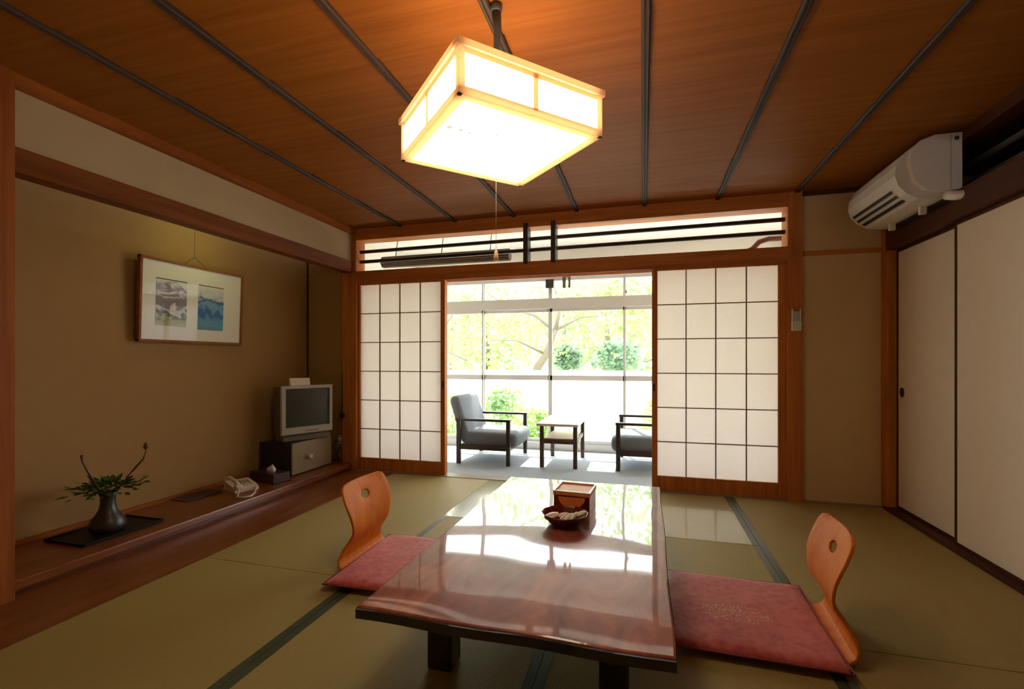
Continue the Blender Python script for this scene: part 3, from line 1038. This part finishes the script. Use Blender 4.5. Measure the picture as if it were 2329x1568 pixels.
tb_ = thing('tissue_box', 'dark box of tissues standing beside the telephone', 'tissue box', (-2.94, 3.20, TZ), math.radians(-12))
bobj('box', [(-.17, .13, -.075, .075, 0, .075)], plain('dark_red_box', (0.045, 0.018, 0.014), .35), tb_, bev=.004)
bm = bm_new()
P = [(-.035, -.012, .074), (.035, -.004, .074), (.03, .014, .074), (-.03, .012, .074)]
vb = [bm.verts.new(c) for c in P]
vm = [bm.verts.new((x * 1.05 + random.uniform(-.006, .006), y * 1.5, .094)) for x, y, z in P]
tp = bm.verts.new((.012, .002, .135))
tp2 = bm.verts.new((-.004, .006, .118))
for i in range(4):
    bm.faces.new((vb[i], vb[(i + 1) % 4], vm[(i + 1) % 4], vm[i]))
bm.faces.new((vm[0], vm[1], tp))
bm.faces.new((vm[1], vm[2], tp))
bm.faces.new((vm[2], vm[3], tp2))
bm.faces.new((vm[2], tp2, tp))
bm.faces.new((vm[3], vm[0], tp2))
bm.faces.new((vm[0], tp, tp2))
ts = obj('tissue', bm, plain('white_tissue', (0.82, 0.80, 0.82), .9), tb_)
ts['label'] = 'white tissue tuft'

bk = thing('booklet', 'thin dark booklet lying on the alcove floor left of the telephone', 'booklet', (-3.125, 2.70, TZ), math.radians(-5))
bobj('cover', [(-.075, .075, -.13, .13, 0, .010)], plain('dark_cover', (0.06, 0.025, 0.02), .5), bk, bev=.001)
bobj('pages', [(-.072, .073, -.1315, .128, .002, .008)], plain('page_edge', (0.6, 0.5, 0.38), .8), bk)

# wall outlet with plugs and tangled cables right of the television
t = thing('wall_outlet', 'cream wall outlet with plugs and dark tangled cables right of the television', 'outlet', (-2.845, 3.999, .235))
bobj('plate', [(-.035, .035, -.008, 0, -.03, .09)], plain('cream_outlet', (0.45, 0.40, 0.24), .45), t, bev=.003)
bobj('plug', [(-.022, .018, -.035, -.008, .035, .07), (-.02, .02, -.03, -.008, -.01, .022)], plain('cream_plug', (0.6, 0.52, 0.30), .4), t, bev=.005)
bm = bm_new()
tube(bm, [(-.005, -.03, .05), (-.03, -.06, .03), (-.05, -.05, -.03), (-.02, -.04, -.08), (-.06, -.05, -.12), (-.11, -.06, -.14)], .005, 8)
tube(bm, [(0, -.028, .0), (.02, -.06, -.04), (-.01, -.06, -.09), (.015, -.05, -.13), (-.08, -.06, -.15)], .005, 8)
tube(bm, [(.01, -.028, .01), (.005, -.05, -.06), (-.04, -.03, -.10), (.0, -.035, -.15)], .004, 8)
obj('cable', bm, plain('dark_cable', (0.025, 0.022, 0.018), .5), t)
t = thing('post_hook', 'small dark hook box with a thin cord on the alcove corner post', 'hook', (-2.79, 3.93, .52))
bobj('box', [(-.018, .018, -.015, .02, -.02, .025)], plain('dark_brown_plastic', (0.03, 0.015, 0.012), .5), t, bev=.004)
bm = bm_new()
tube(bm, [(-.005, .01, .02), (-.008, .02, .2), (-.006, .02, .42)], .003, 6)
obj('cord', bm, plain('dark_cable', (0.025, 0.022, 0.018), .5), t)

# ------------------------------------------------------------------ flower vase on its tray
t = bm_new()
box(t, -.15, .15, -.215, .215, 0, .008, bev=.002)
box(t, -.15, -.142, -.215, .215, .006, .014)
box(t, .142, .15, -.215, .215, .006, .014)
box(t, -.15, .15, -.215, -.207, .006, .014)
box(t, -.15, .15, .207, .215, .006, .014)
tr = meta(obj('tray', t, plain('black_lacquer_tray', (0.010, 0.009, 0.006), .5, spec=.2)), 'black rectangular tray under the flower vase in the alcove', 'tray')
tr.location = (-2.985, 2.0, TZ)
vs = thing('flower_vase', 'dark bulbous bronze vase on the black tray', 'vase', (-2.965, 1.99, TZ + .008))
bm = bm_new()
lathe(bm, [(.062, 0), (.072, .006), (.084, .022), (.087, .042), (.076, .072), (.056, .098), (.041, .125), (.035, .165), (.037, .20), (.045, .222),
           (.040, .222), (.030, .20), (.028, .17), (.03, .14)], 0, 0, 32)
obj('body', bm, plain('dark_bronze_vase', (0.055, 0.045, 0.040), .38, metal=.35, noise=.25, nscale=14), vs)
fa = thing('flower_arrangement', 'two thin bare branches and dark green leaves standing in the bronze vase', 'plant', (-2.965, 1.99, TZ + .17))
bm = bm_new()
tube(bm, [(.0, .0, .0), (-.02, -.03, .07), (-.03, -.05, .12), (-.045, -.075, .19), (-.055, -.095, .25), (-.05, -.10, .285)], [.006, .005, .008, .004, .003, .007], 8)
obj('branch', bm, plain('brown_twig', (0.10, 0.05, 0.02), .8), fa)
bm = bm_new()
tube(bm, [(.0, .0, .0), (.03, .03, .06), (.07, .06, .14), (.10, .085, .19), (.12, .11, .23), (.13, .115, .265), (.13, .12, .29)], [.006, .004, .0035, .006, .005, .0025, .002], 8)
lathe(bm, [(.001, 0), (.012, .012), (.011, .03), (.001, .048)], .13, .118, 10, z0=.285)
obj('branch', bm, plain('brown_twig', (0.10, 0.05, 0.02), .8), fa)


def leaf_quad(bm, base, d, L, wd, droop=.2):
    d = d.normalized()
    side = d.cross(Vector((0, 0, 1)))
    if side.length < .05:
        side = Vector((1, 0, 0))
    side.normalize()
    side = (Matrix.Rotation(random.uniform(-.6, .6), 3, d) @ side)
    p = [base, base + d * L * .45 - Vector((0, 0, droop * L * .1)), base + d * L - Vector((0, 0, droop * L * .6))]
    v0 = bm.verts.new(p[0])
    v1 = bm.verts.new(p[1] + side * wd)
    v2 = bm.verts.new(p[1] - side * wd)
    v3 = bm.verts.new(p[2])
    bm.faces.new((v0, v1, v3, v2))


bm = bm_new()
rr = random.Random(3)
for k in range(210):
    a = rr.uniform(0, 2 * math.pi)
    el = rr.uniform(-.25, .9)
    rad = rr.uniform(.01, .12 if rr.random() < .7 else .17)
    q = Vector((math.cos(a) * rad * .9, math.sin(a) * rad, .06 + el * .05 + rr.uniform(0, .03)))
    leaf_quad(bm, q, Vector((math.cos(a), math.sin(a), el)), rr.uniform(.03, .06), rr.uniform(.008, .014))
for a, L in ((2.6, .17), (3.6, .15), (1.0, .17), (.6, .14), (4.6, .13), (5.6, .12)):
    p = [Vector((math.cos(a) * L * t_, math.sin(a) * L * t_, .05 + .05 * math.sin(t_ * 2.4))) for t_ in (0, .35, .7, 1)]
    tube(bm, p, .0022, 5)
    for t_ in (.5, .65, .8, .95, 1):
        q = Vector((math.cos(a) * L * t_, math.sin(a) * L * t_, .05 + .05 * math.sin(t_ * 2.4)))
        for s_ in (-1, 1):
            leaf_quad(bm, q, Vector((math.cos(a + s_ * .8), math.sin(a + s_ * .8), .2)), .042, .009)
fo = obj('leaves', bm, leaf('arrangement_leaf', (0.12, 0.16, 0.03), .2), fa)

# ------------------------------------------------------------------ low table
tab = thing('low_table', 'large red-brown lacquered low table with a glossy burl top', 'table', (-.36, 2.015, 0), math.radians(-.5))


def table_mat():
    m, nt, b = _base('lacquered_burl')
    tc = nt.nodes.new('ShaderNodeTexCoord')
    mp = nt.nodes.new('ShaderNodeMapping')
    mp.inputs['Scale'].default_value = (1.6, .75, 1)
    nt.links.new(tc.outputs['Object'], mp.inputs['Vector'])
    n = nt.nodes.new('ShaderNodeTexNoise')
    n.inputs['Scale'].default_value = 3.4
    n.inputs['Detail'].default_value = 9
    n.inputs['Roughness'].default_value = .62
    n.inputs['Distortion'].default_value = 1.3
    nt.links.new(mp.outputs[0], n.inputs['Vector'])
    r = nt.nodes.new('ShaderNodeValToRGB')
    els = r.color_ramp.elements
    els[0].position, els[0].color = .3, (.15, .030, .018, 1)
    els[1].position, els[1].color = .72, (.56, .155, .065, 1)
    e = els.new(.5)
    e.color = (.33, .080, .042, 1)
    nt.links.new(n.outputs['Fac'], r.inputs['Fac'])
    nt.links.new(r.outputs['Color'], b.inputs['Base Color'])
    b.inputs['Roughness'].default_value = .32
    b.inputs['Coat Weight'].default_value = 1.0
    b.inputs['Coat IOR'].default_value = 1.5
    b.inputs['Specular IOR Level'].default_value = .2
    b.inputs['Coat Roughness'].default_value = .035
    n2 = nt.nodes.new('ShaderNodeTexNoise')
    n2.inputs['Scale'].default_value = 2.1
    n2.inputs['Detail'].default_value = 0.6
    nt.links.new(tc.outputs['Object'], n2.inputs['Vector'])
    bp = nt.nodes.new('ShaderNodeBump')
    bp.inputs['Strength'].default_value = .35
    bp.inputs['Distance'].default_value = .02
    nt.links.new(n2.outputs['Fac'], bp.inputs['Height'])
    nt.links.new(bp.outputs['Normal'], b.inputs['Coat Normal'])
    return m


bm = bm_new()
# top: an outline with softly wavering natural edges, bevelled rim, thick slab
ol = []
tw, tl = .445, .808
for i in range(13):
    ol.append((-tw + 2 * tw * i / 12, -tl + .004 * math.sin(i * 1.1)))
for i in range(1, 21):
    ol.append((tw + .0025 * math.sin(i * .62 + 1) * (1 if 0 < i < 20 else 0), -tl + 2 * tl * i / 20))
for i in range(1, 13):
    ol.append((tw - 2 * tw * i / 12, tl + .004 * math.sin(i * .9) * (1 if i < 12 else 0)))
for i in range(1, 20):
    ol.append((-tw + .004 * math.sin(i * .7), tl - 2 * tl * i / 20))
levels = [(.290, -.012), (.296, -.002), (.305, 0), (.322, 0), (.3275, -.002), (.330, -.007)]
rings = []
for z, off in levels:
    rings.append([bm.verts.new((x + (off if x > 0 else -off) * min(1, abs(x) / tw) ** 6, y + (off if y > 0 else -off) * min(1, abs(y) / tl) ** 10, z)) for x, y in ol])
N = len(ol)
for a, b in zip(rings[:-1], rings[1:]):
    for i in range(N):
        bm.faces.new((a[i], a[(i + 1) % N], b[(i + 1) % N], b[i]))
bm.faces.new(rings[-1])
bm.faces.new(list(reversed(rings[0])))
top = obj('tabletop', bm, table_mat(), tab)
bm = bm_new()
ri = []
for z, k in ((.286, .985), (.318, 1.004)):
    ri.append([bm.verts.new((x * k, y * (1 + (k - 1) * .5), z)) for x, y in ol])
M_TD = plain('black_lacquer', (0.016, 0.009, 0.007), .25, coat=.5)
bm.free()
# dark lacquered edge band just under the rim of the top
bm = bm_new()
rr_ = []
for z, off in ((.2885, -.010), (.294, .0012), (.3205, .0012), (.3235, .0006)):
    rr_.append([bm.verts.new((x + (off if x > 0 else -off) * min(1, abs(x) / tw) ** 6, y + (off if y > 0 else -off) * min(1, abs(y) / tl) ** 10, z)) for x, y in ol])
for a, b in zip(rr_[:-1], rr_[1:]):
    for i in range(N):
        bm.faces.new((a[i], a[(i + 1) % N], b[(i + 1) % N], b[i]))
bm.faces.new(list(reversed(rr_[0])))
eb = obj('edge_band', bm, M_TD, tab)
eb['label'] = 'near-black lacquered edge'
for x in (-.30, .278):
    for y in (-.505, .505):
        bobj('leg', [(x - .045, x + .045, y - .045, y + .045, 0.0, .2885)], M_TD, tab, bev=.008)

# ------------------------------------------------------------------ legless chairs and their floor cushions
M_ZW = wood('honey_plywood', (0.74, 0.215, 0.014), (0.56, 0.13, 0.006), 'Z', rough=.48, coat=.0, scale=22, spec=.1)


def zaisu(label, loc, rz):
    """local +x points backwards (away from the table)"""
    t = thing('legless_chair', label, 'legless chair', loc, rz, 'legless chairs at the low table')
    prof = [(-.42, .008, .19), (-.30, .008, .195), (-.18, .008, .200), (-.06, .008, .205), (-.01, .009, .208), (.022, .016, .208), (.042, .032, .205), (.050, .056, .196),
            (.044, .085, .182), (.030, .115, .168), (.012, .145, .161), (-.004, .175, .164), (-.006, .205, .170), (-.002, .235, .179), (.006, .270, .190),
            (.016, .305, .198), (.029, .338, .201), (.042, .371, .199), (.052, .395, .193), (.060, .412, .180), (.064, .421, .155)]
    bm = bm_new()
    nw = 16
    g = []
    hi0, hi1 = 15, 17                     # hole rows
    for k, (o, z, hw_) in enumerate(prof):
        row = []
        for j in range(nw + 1):
            w_ = -1 + 2 * j / nw
            curv = .022 * max(0, min(1, (z - .12) / .15))
            row.append(bm.verts.new((o - curv * w_ * w_, w_ * hw_, z)))
        g.append(row)
    ja, jb = 6, 10
    # carve the oval hand hole: shift the ring of vertices around it onto an ellipse
    co, cz = Vector(((g[hi0][8].co.x + g[hi1][8].co.x) / 2, 0, (g[hi0][8].co.z + g[hi1][8].co.z) / 2)), 0
    dv = (g[hi1][8].co - g[hi0][8].co).normalized()
    for i in range(hi0, hi1 + 1):
        for j in range(ja, jb + 1):
            if i in (hi0, hi1) or j in (ja, jb):
                u = (j - 8) / 2.0
                v = (i - 16) / 1.0
                a = math.atan2(v, u)
                y_ = .040 * math.cos(a)
                q = co + dv * (.022 * math.sin(a))
                g[i][j].co = Vector((q.x - .022 * (y_ / .198) ** 2, y_, q.z))
    for k in range(len(prof) - 1):
        for j in range(nw):
            if hi0 <= k < hi1 and ja <= j < jb:
                continue
            bm.faces.new((g[k][j], g[k][j + 1], g[k + 1][j + 1], g[k + 1][j])).smooth = True
    for row in g[hi0 + 1:hi1]:
        for j in range(ja + 1, jb):
            bm.verts.remove(row[j])
    o = obj('shell', bm, M_ZW, t)
    md = o.modifiers.new('thickness', 'SOLIDIFY')
    md.thickness = .011
    md.offset = 0
    md2 = o.modifiers.new('round', 'BEVEL')
    md2.width = .002
    md2.segments = 2
    md2.limit_method = 'ANGLE'
    return t


zaisu('honey-coloured bent plywood legless chair left of the low table', (-1.398, 2.205, .0065), math.pi - math.radians(0))
zaisu('honey-coloured bent plywood legless chair right of the low table', (.668, 2.05, .0065), math.radians(-4))


def cush_mat(name, embroider):
    m, nt, b = _base(name)
    tc = nt.nodes.new('ShaderNodeTexCoord')
    n = nt.nodes.new('ShaderNodeTexNoise')
    n.inputs['Scale'].default_value = 9
    n.inputs['Detail'].default_value = 8
    n.inputs['Roughness'].default_value = .7
    nt.links.new(tc.outputs['Object'], n.inputs['Vector'])
    v = nt.nodes.new('ShaderNodeTexVoronoi')
    v.inputs['Scale'].default_value = 34
    nt.links.new(tc.outputs['Object'], v.inputs['Vector'])
    mth = nt.nodes.new('ShaderNodeMath')
    mth.operation = 'MULTIPLY_ADD'
    mth.inputs[1].default_value = .35
    nt.links.new(v.outputs['Distance'], mth.inputs[0])
    nt.links.new(n.outputs['Fac'], mth.inputs[2])
    r = nt.nodes.new('ShaderNodeValToRGB')
    els = r.color_ramp.elements
    els[0].position, els[0].color = .42, (.42, .032, .040, 1)
    els[1].position, els[1].color = .82, (.64, .13, .105, 1)
    nt.links.new(mth.outputs[0], r.inputs['Fac'])
    out = r.outputs['Color']
    if embroider:
        sp = nt.nodes.new('ShaderNodeMapping')
        sp.inputs['Location'].default_value = (.15, .75, 0)
        sp.inputs['Scale'].default_value = (7.5, 14, 1)
        nt.links.new(tc.outputs['Object'], sp.inputs['Vector'])
        ln = nt.nodes.new('ShaderNodeVectorMath')
        ln.operation = 'LENGTH'
        cmb = nt.nodes.new('ShaderNodeVectorMath')
        cmb.operation = 'MULTIPLY'
        cmb.inputs[1].default_value = (1, 1, 0)
        nt.links.new(sp.outputs[0], cmb.inputs[0])
        nt.links.new(cmb.outputs[0], ln.inputs[0])
        v2 = nt.nodes.new('ShaderNodeTexVoronoi')
        v2.inputs['Scale'].default_value = 85
        nt.links.new(tc.outputs['Object'], v2.inputs['Vector'])
        a = nt.nodes.new('ShaderNodeMath')
        a.operation = 'LESS_THAN'
        a.inputs[1].default_value = 1.0
        nt.links.new(ln.outputs['Value'], a.inputs[0])
        c2 = nt.nodes.new('ShaderNodeMath')
        c2.operation = 'LESS_THAN'
        c2.inputs[1].default_value = .38
        nt.links.new(v2.outputs['Distance'], c2.inputs[0])
        mu = nt.nodes.new('ShaderNodeMath')
        mu.operation = 'MULTIPLY'
        nt.links.new(a.outputs[0], mu.inputs[0])
        nt.links.new(c2.outputs[0], mu.inputs[1])
        mu2 = nt.nodes.new('ShaderNodeMath')
        mu2.operation = 'MULTIPLY'
        mu2.inputs[1].default_value = .75
        nt.links.new(mu.outputs[0], mu2.inputs[0])
        mx = nt.nodes.new('ShaderNodeMix')
        mx.data_type = 'RGBA'
        mx.inputs['B'].default_value = (.62, .45, .22, 1)
        nt.links.new(mu2.outputs[0], mx.inputs['Factor'])
        nt.links.new(out, mx.inputs['A'])
        out = mx.outputs['Result']
    nt.links.new(out, b.inputs['Base Color'])
    b.inputs['Roughness'].default_value = .62
    b.inputs['Sheen Weight'].default_value = .25
    bp = nt.nodes.new('ShaderNodeBump')
    bp.inputs['Strength'].default_value = .25
    bp.inputs['Distance'].default_value = .003
    nt.links.new(v.outputs['Distance'], bp.inputs['Height'])
    nt.links.new(bp.outputs['Normal'], b.inputs['Normal'])
    return m


def zabuton(label, loc, rz, hx, hy, mat, seed, edge_mat):
    t = thing('floor_cushion', label, 'cushion', loc, rz, 'floor cushions on the legless chairs')
    bm = bm_new()
    rr = random.Random(seed)
    nx, ny = 30, 34
    ph_ = [rr.uniform(0, 6) for _ in range(4)]

    def zf(u, v):
        e = min(1, (1 - abs(u)) / .14) * min(1, (1 - abs(v)) / .14)
        e = math.sqrt(max(0, e))
        wv = .0015 * math.sin(5 * u + ph_[0]) * math.cos(4 * v + ph_[1]) + .001 * math.sin(9 * u * v + ph_[2])
        return e, wv
    T, B = [], []
    for i in range(nx + 1):
        tr_, br_ = [], []
        for j in range(ny + 1):
            u, v = -1 + 2 * i / nx, -1 + 2 * j / ny
            e, wv = zf(u, v)
            pin = 1 - .012 * (1 - abs(u)) * abs(v) - .0
            x, y = u * hx * (1 - .015 * (1 - v * v)), v * hy * (1 - .012 * (1 - u * u))
            tr_.append(bm.verts.new((x, y, .014 + .016 * e + wv * e)))
            br_.append(bm.verts.new((x, y, .014 - .014 * min(1, e * 1.5))) if e > 0 else tr_[-1])
        T.append(tr_)
        B.append(br_)
    for i in range(nx):
        for j in range(ny):
            bm.faces.new((T[i][j], T[i + 1][j], T[i + 1][j + 1], T[i][j + 1])).smooth = True
            q = (B[i][j], B[i][j + 1], B[i + 1][j + 1], B[i + 1][j])
            if len(set(q)) == 4:
                try:
                    bm.faces.new(q).smooth = True
                except ValueError:
                    pass
    obj('cover', bm, mat, t)
    bm = bm_new()
    tube(bm, [(x, y, .0135) for x, y in ((-hx, -hy), (0, -hy * .99), (hx, -hy), (hx * .985, 0), (hx, hy), (0, hy * .99), (-hx, hy), (-hx * .985, 0), (-hx, -hy))], .0035, 6)
    obj('piping', bm, edge_mat, t)
    return t


M_PIP = plain('red_piping', (0.30, 0.05, 0.05), .7)
zabuton('crimson floor cushion on the left legless chair, partly under the table', (-1.135, 2.165, .0185), math.radians(2.5), .285, .315, cush_mat('crimson_brocade', False), 1, M_PIP)
zabuton('crimson floor cushion with pale embroidery on the right legless chair', (.375, 2.09, .0185), math.radians(-1.5), .295, .315, cush_mat('crimson_brocade_embroidered', True), 2, M_PIP)

# ------------------------------------------------------------------ bowl of sweets and box on the table
ZT = .3302
bowl = thing('snack_bowl', 'red-brown lacquer bowl of wrapped sweets on the low table', 'bowl', (-.335, 2.07, ZT))
M_BOWL = plain('dark_red_lacquer', (0.12, 0.012, 0.008), .12, coat=.8, noise=.1)
bm = bm_new()
lathe(bm, [(.052, 0), (.056, .001), (.072, .012), (.088, .030), (.103, .048), (.1045, .0505), (.102, .051), (.094, .044), (.080, .026), (.065, .014), (.04, .010), (.001, .009)],
      0, 0, 12, smooth=False, phase=.2)
obj('dish', bm, M_BOWL, bowl)
M_W1 = plain('pink_wrapper', (0.85, 0.55, 0.45), .3)
M_W2 = plain('cream_wrapper', (0.82, 0.75, 0.48), .3)
M_W3 = plain('white_wrapper', (0.85, 0.83, 0.76), .25)
spots = [(-.052, -.03, .044, .034, .024, .010, .3, M_W1, 'pink round wrapped sweet at the left of the bowl'),
         (.004, -.012, .036, .034, .010, .012, .9, M_W2, 'cream stick-shaped wrapped sweet in the middle of the bowl'),
         (.022, -.024, .040, .036, .010, .012, 1.1, M_W2, 'cream stick-shaped wrapped sweet right of the middle one'),
         (.044, -.012, .044, .034, .010, .012, 1.2, M_W3, 'white stick-shaped wrapped sweet in the bowl'),
         (.070, .010, .050, .030, .014, .010, .5, M_W2, 'cream wrapped sweet resting on the right rim of the bowl'),
         (-.010, .022, .034, .026, .018, .009, .1, M_W1, 'pink wrapped sweet at the back of the bowl')]
for (x, y, z, a, b_, c_, rz, mm, lb) in spots:
    bm = bm_new()
    bmesh.ops.create_uvsphere(bm, u_segments=16, v_segments=10, radius=1.0)
    for v in bm.verts:
        v.co = Vector((v.co.x * a, v.co.y * b_, v.co.z * c_))
        if abs(v.co.x) > a * .85:
            v.co.y *= 1.6
    o = obj('wrapped_sweet', bm, mm, smooth=True)
    o.location = (-.335 + x, 2.07 + y, ZT + z - .004)
    o.rotation_euler = (.15, -.25, rz)
    meta(o, lb, 'sweet', 'wrapped sweets in the bowl')

bx = thing('lacquer_box', 'square amber and dark red lacquer box behind the bowl on the low table', 'box', (-.322, 2.315, ZT), math.radians(-4))
M_AMB = plain('amber_lacquer', (0.85, 0.24, 0.05), .4, spec=.25)
bm = bm_new()
box(bm, -.086, .086, -.086, -.080, 0, .078)
box(bm, -.086, .086, .080, .086, 0, .078)
box(bm, -.086, -.080, -.08, .08, 0, .078)
box(bm, .080, .086, -.08, .08, 0, .078)
box(bm, -.08, .08, -.08, .08, 0, .006)
obj('body', bm, M_BOWL, bx)
bm = bm_new()
fp = []
for i in range(25):
    a = math.pi + math.pi * i / 24
    fp.append((.064 * math.cos(a), .072 + .052 * math.sin(a)))
prism(bm, fp, -.0875, -.0862, 'Y')
obj('front_motif', bm, M_AMB, bx)
bm = bm_new()
box(bm, -.089, .089, -.089, .089, .078, .092, bev=.003)
lid = obj('lid', bm, M_AMB, bx)
bm = bm_new()
box(bm, -.089, .089, -.089, -.082, .092, .099)
box(bm, -.089, .089, .082, .089, .092, .099)
box(bm, -.089, -.082, -.082, .082, .092, .099)
box(bm, .082, .089, -.082, .082, .092, .099)
obj('lid_rim', bm, plain('pale_rim', (0.62, 0.36, 0.22), .15), lid)

# ------------------------------------------------------------------ garden outside
struct('ground', [(-30, 25, 5.6, 60, -0.55, -0.45)], plain('pale_gravel', (0.55, 0.53, 0.46), .95, noise=.2, nscale=3, bump=.4, bscale=40),
       'pale gravel garden ground outside the windows', 'ground')
gw = bobj('garden_wall', [(-12, 9, 9.0, 9.18, -.45, .80), (-12, 9, 8.96, 9.22, .80, .86)], plain('cream_render', (0.62, 0.60, 0.54), .9, noise=.1, nscale=2), None)
meta(gw, 'low cream rendered garden wall outside the windows', 'wall')


def crown(bm, c, r, n, rr, size=.11):
    for _ in range(n):
        while True:
            p = Vector((rr.uniform(-1, 1), rr.uniform(-1, 1), rr.uniform(-1, 1)))
            if .35 < p.length < 1:
                break
        q = Vector((c[0] + p.x * r[0], c[1] + p.y * r[1], c[2] + p.z * r[2]))
        d = Vector((rr.uniform(-1, 1), rr.uniform(-1, 1), rr.uniform(-.6, .6))).normalized()
        L = size * rr.uniform(.6, 1.4)
        s = d.cross(Vector((rr.uniform(-1, 1), rr.uniform(-1, 1), rr.uniform(-1, 1)))).normalized() * L * .38
        v = [bm.verts.new(q), bm.verts.new(q + d * L * .5 + s), bm.verts.new(q + d * L), bm.verts.new(q + d * L * .5 - s)]
        bm.faces.new(v)


L_Y = leaf('maple_leaf_yellow_green', (0.41, 0.56, 0.19), .5)
L_G = leaf('leaf_mid_green', (0.42, 0.56, 0.22), .45)
L_D = leaf('leaf_deep_green', (0.22, 0.32, 0.21), .35)
M_BARK = plain('bark', (0.11, 0.10, 0.065), .9, noise=.3, nscale=20)


def tree(label, trunk, branches, crowns, lm, seed, size=.11):
    t = thing('tree', label, 'tree', (trunk[0][0], trunk[0][1], trunk[0][2]), group=None)
    off = Vector(trunk[0][:3])
    bm = bm_new()
    tube(bm, [Vector(p[:3]) - off for p in trunk], [p[3] for p in trunk], 10)
    for br in branches:
        tube(bm, [Vector(p[:3]) - off for p in br], [p[3] for p in br], 8)
    obj('trunk', bm, M_BARK, t)
    bm = bm_new()
    rr = random.Random(seed)
    for (c, r, n) in crowns:
        crown(bm, Vector(c) - off, r, n, rr, size)
    obj('foliage', bm, lm, t)
    return t


# main maple just beyond the low wall
tree('maple tree with a forked leaning trunk beyond the middle of the window',
     [(-2.45, 10.4, -.45, .13), (-2.35, 10.4, .6, .11), (-2.30, 10.4, .90, .10), (-2.12, 10.4, 1.15, .085), (-2.0, 10.4, 1.45, .07), (-1.88, 10.4, 1.75, .055)],
     [[(-1.88, 10.4, 1.75, .05), (-1.80, 10.35, 2.1, .035), (-1.85, 10.3, 2.5, .02), (-1.95, 10.2, 3.0, .012)],
      [(-1.9, 10.4, 1.7, .04), (-2.3, 10.2, 2.05, .035), (-2.9, 10.0, 2.25, .03), (-3.4, 9.9, 2.62, .018)],
      [(-1.85, 10.4, 1.75, .035), (-1.3, 10.3, 2.0, .022), (-.8, 10.2, 2.0, .012)],
      [(-2.12, 10.4, 1.2, .03), (-2.7, 10.1, 1.5, .02), (-3.2, 9.8, 1.5, .012)]],
     [((-2.0, 11.0, 3.0), (1.9, 1.2, .8), 1250), ((-2.9, 10.9, 2.0), (1.1, .8, .55), 560), ((-.9, 11.0, 2.1), (1.0, .8, .6), 480),
      ((-2.6, 11.2, 1.25), (.9, .6, .3), 200)], L_Y, 11)
tree('maple tree with a low arching branch at the left of the window',
     [(-5.6, 9.9, -.45, .12), (-5.5, 9.9, .8, .10), (-5.2, 9.8, 1.5, .07), (-4.6, 9.6, 2.0, .04)],
     [[(-5.5, 9.9, 1.1, .05), (-4.9, 9.7, 1.42, .04), (-4.2, 9.5, 1.30, .03), (-3.6, 9.4, 1.05, .015)],
      [(-4.9, 9.7, 1.7, .03), (-4.2, 9.5, 1.75, .03), (-3.95, 9.45, 2.05, .02), (-4.3, 9.4, 2.35, .012)]],
     [((-4.5, 10.4, 2.4), (1.4, .8, .8), 900), ((-4.2, 10.2, 1.4), (.9, .6, .4), 300)], L_Y, 12)
tree('tall yellow-green tree at the right of the window',
     [(1.1, 11.4, -.45, .14), (1.0, 11.4, 1.2, .11), (.8, 11.3, 2.2, .07), (.6, 11.2, 3.1, .04)],
     [[(.9, 11.3, 1.9, .04), (.3, 11.1, 2.3, .025), (-.3, 11.0, 2.25, .012)], [(1.0, 11.4, 1.2, .03), (.5, 11.1, 1.2, .025), (.05, 10.9, 1.02, .012)]],
     [((.7, 11.2, 3.0), (1.7, 1.2, .9), 1300), ((.2, 11.0, 2.1), (1.1, .8, .6), 620), ((.9, 11.2, 1.4), (.8, .7, .5), 380)], L_Y, 13)
# hillside planting farther back
hill = [(-9.7, 23, 2.9, 2.9, L_G), (-6.3, 18.4, 2.1, 2.35, L_Y), (-3.8, 23, 2.9, 2.9, L_Y), (-1.4, 18.4, 2.1, 2.4, L_G), (2.1, 23, 2.9, 2.9, L_Y), (3.5, 18.4, 2.1, 2.4, L_G), (8.1, 23, 2.9, 2.9, L_Y)]
names = ['bushy green tree far left behind the garden', 'pale yellow-green tree behind the left maple', 'yellow-green tree behind the leaning maple trunk',
         'mid green tree behind the middle of the garden', 'yellow-green tree behind the right end of the garden wall',
         'mid green tree far right behind the garden', 'pale tree at the far right edge of the garden']
for (x, y, z, r, lm), nm in zip(hill, names):
    tree(nm, [(x, y, -.45, .2), (x + .1, y, 1.5, .15), (x, y, z + .8, .06)], [], [((x, y, z), (r, r * .7, r * .85), 1500)], lm, int(x * 10) + 200, .24)
for x, y, z, r, nm in ((-2.2, 14.0, 1.30, .5, 'deep green rounded shrub behind the maple trunk'), (-.75, 14.2, 1.30, .72, 'deep green rounded shrub right of the maple trunk'),
                       (.9, 14.5, .75, .5, 'deep green rounded shrub under the right tree')):
    t = thing('shrub', nm, 'shrub', (x, y, -.45))
    bm = bm_new()
    crown(bm, Vector((0, 0, z + .3)), (r, r * .7, r * .75), 600, random.Random(int(y * 10)), .16)
    tube(bm, [(0, 0, 0), (0, 0, z)], .06, 8)
    obj('foliage', bm, L_D, t)
for x, y, zc, r, lm, nm in ((-2.15, 7.2, .30, .36, L_G, 'green bush outside the window behind the left armchair'),
                            (-1.55, 6.9, .05, .30, L_Y, 'yellow-green bush outside the window beside the left armchair'),
                            (-3.0, 7.1, .1, .42, L_G, 'mid green bush outside at the left end of the window'),
                            (.35, 7.4, .15, .4, L_G, 'mid green bush outside behind the right armchair')):
    t = thing('bush', nm, 'bush', (x, y, -.45))
    bm = bm_new()
    rr = random.Random(int(x * 100))
    crown(bm, Vector((0, 0, zc + .45)), (r, r * .7, r), 420, rr, .09)
    for k in range(5):
        tube(bm, [(0, 0, 0), (rr.uniform(-r, r) * .6, rr.uniform(-r, r) * .4, zc + .5)], .008, 5)
    obj('foliage', bm, lm, t)
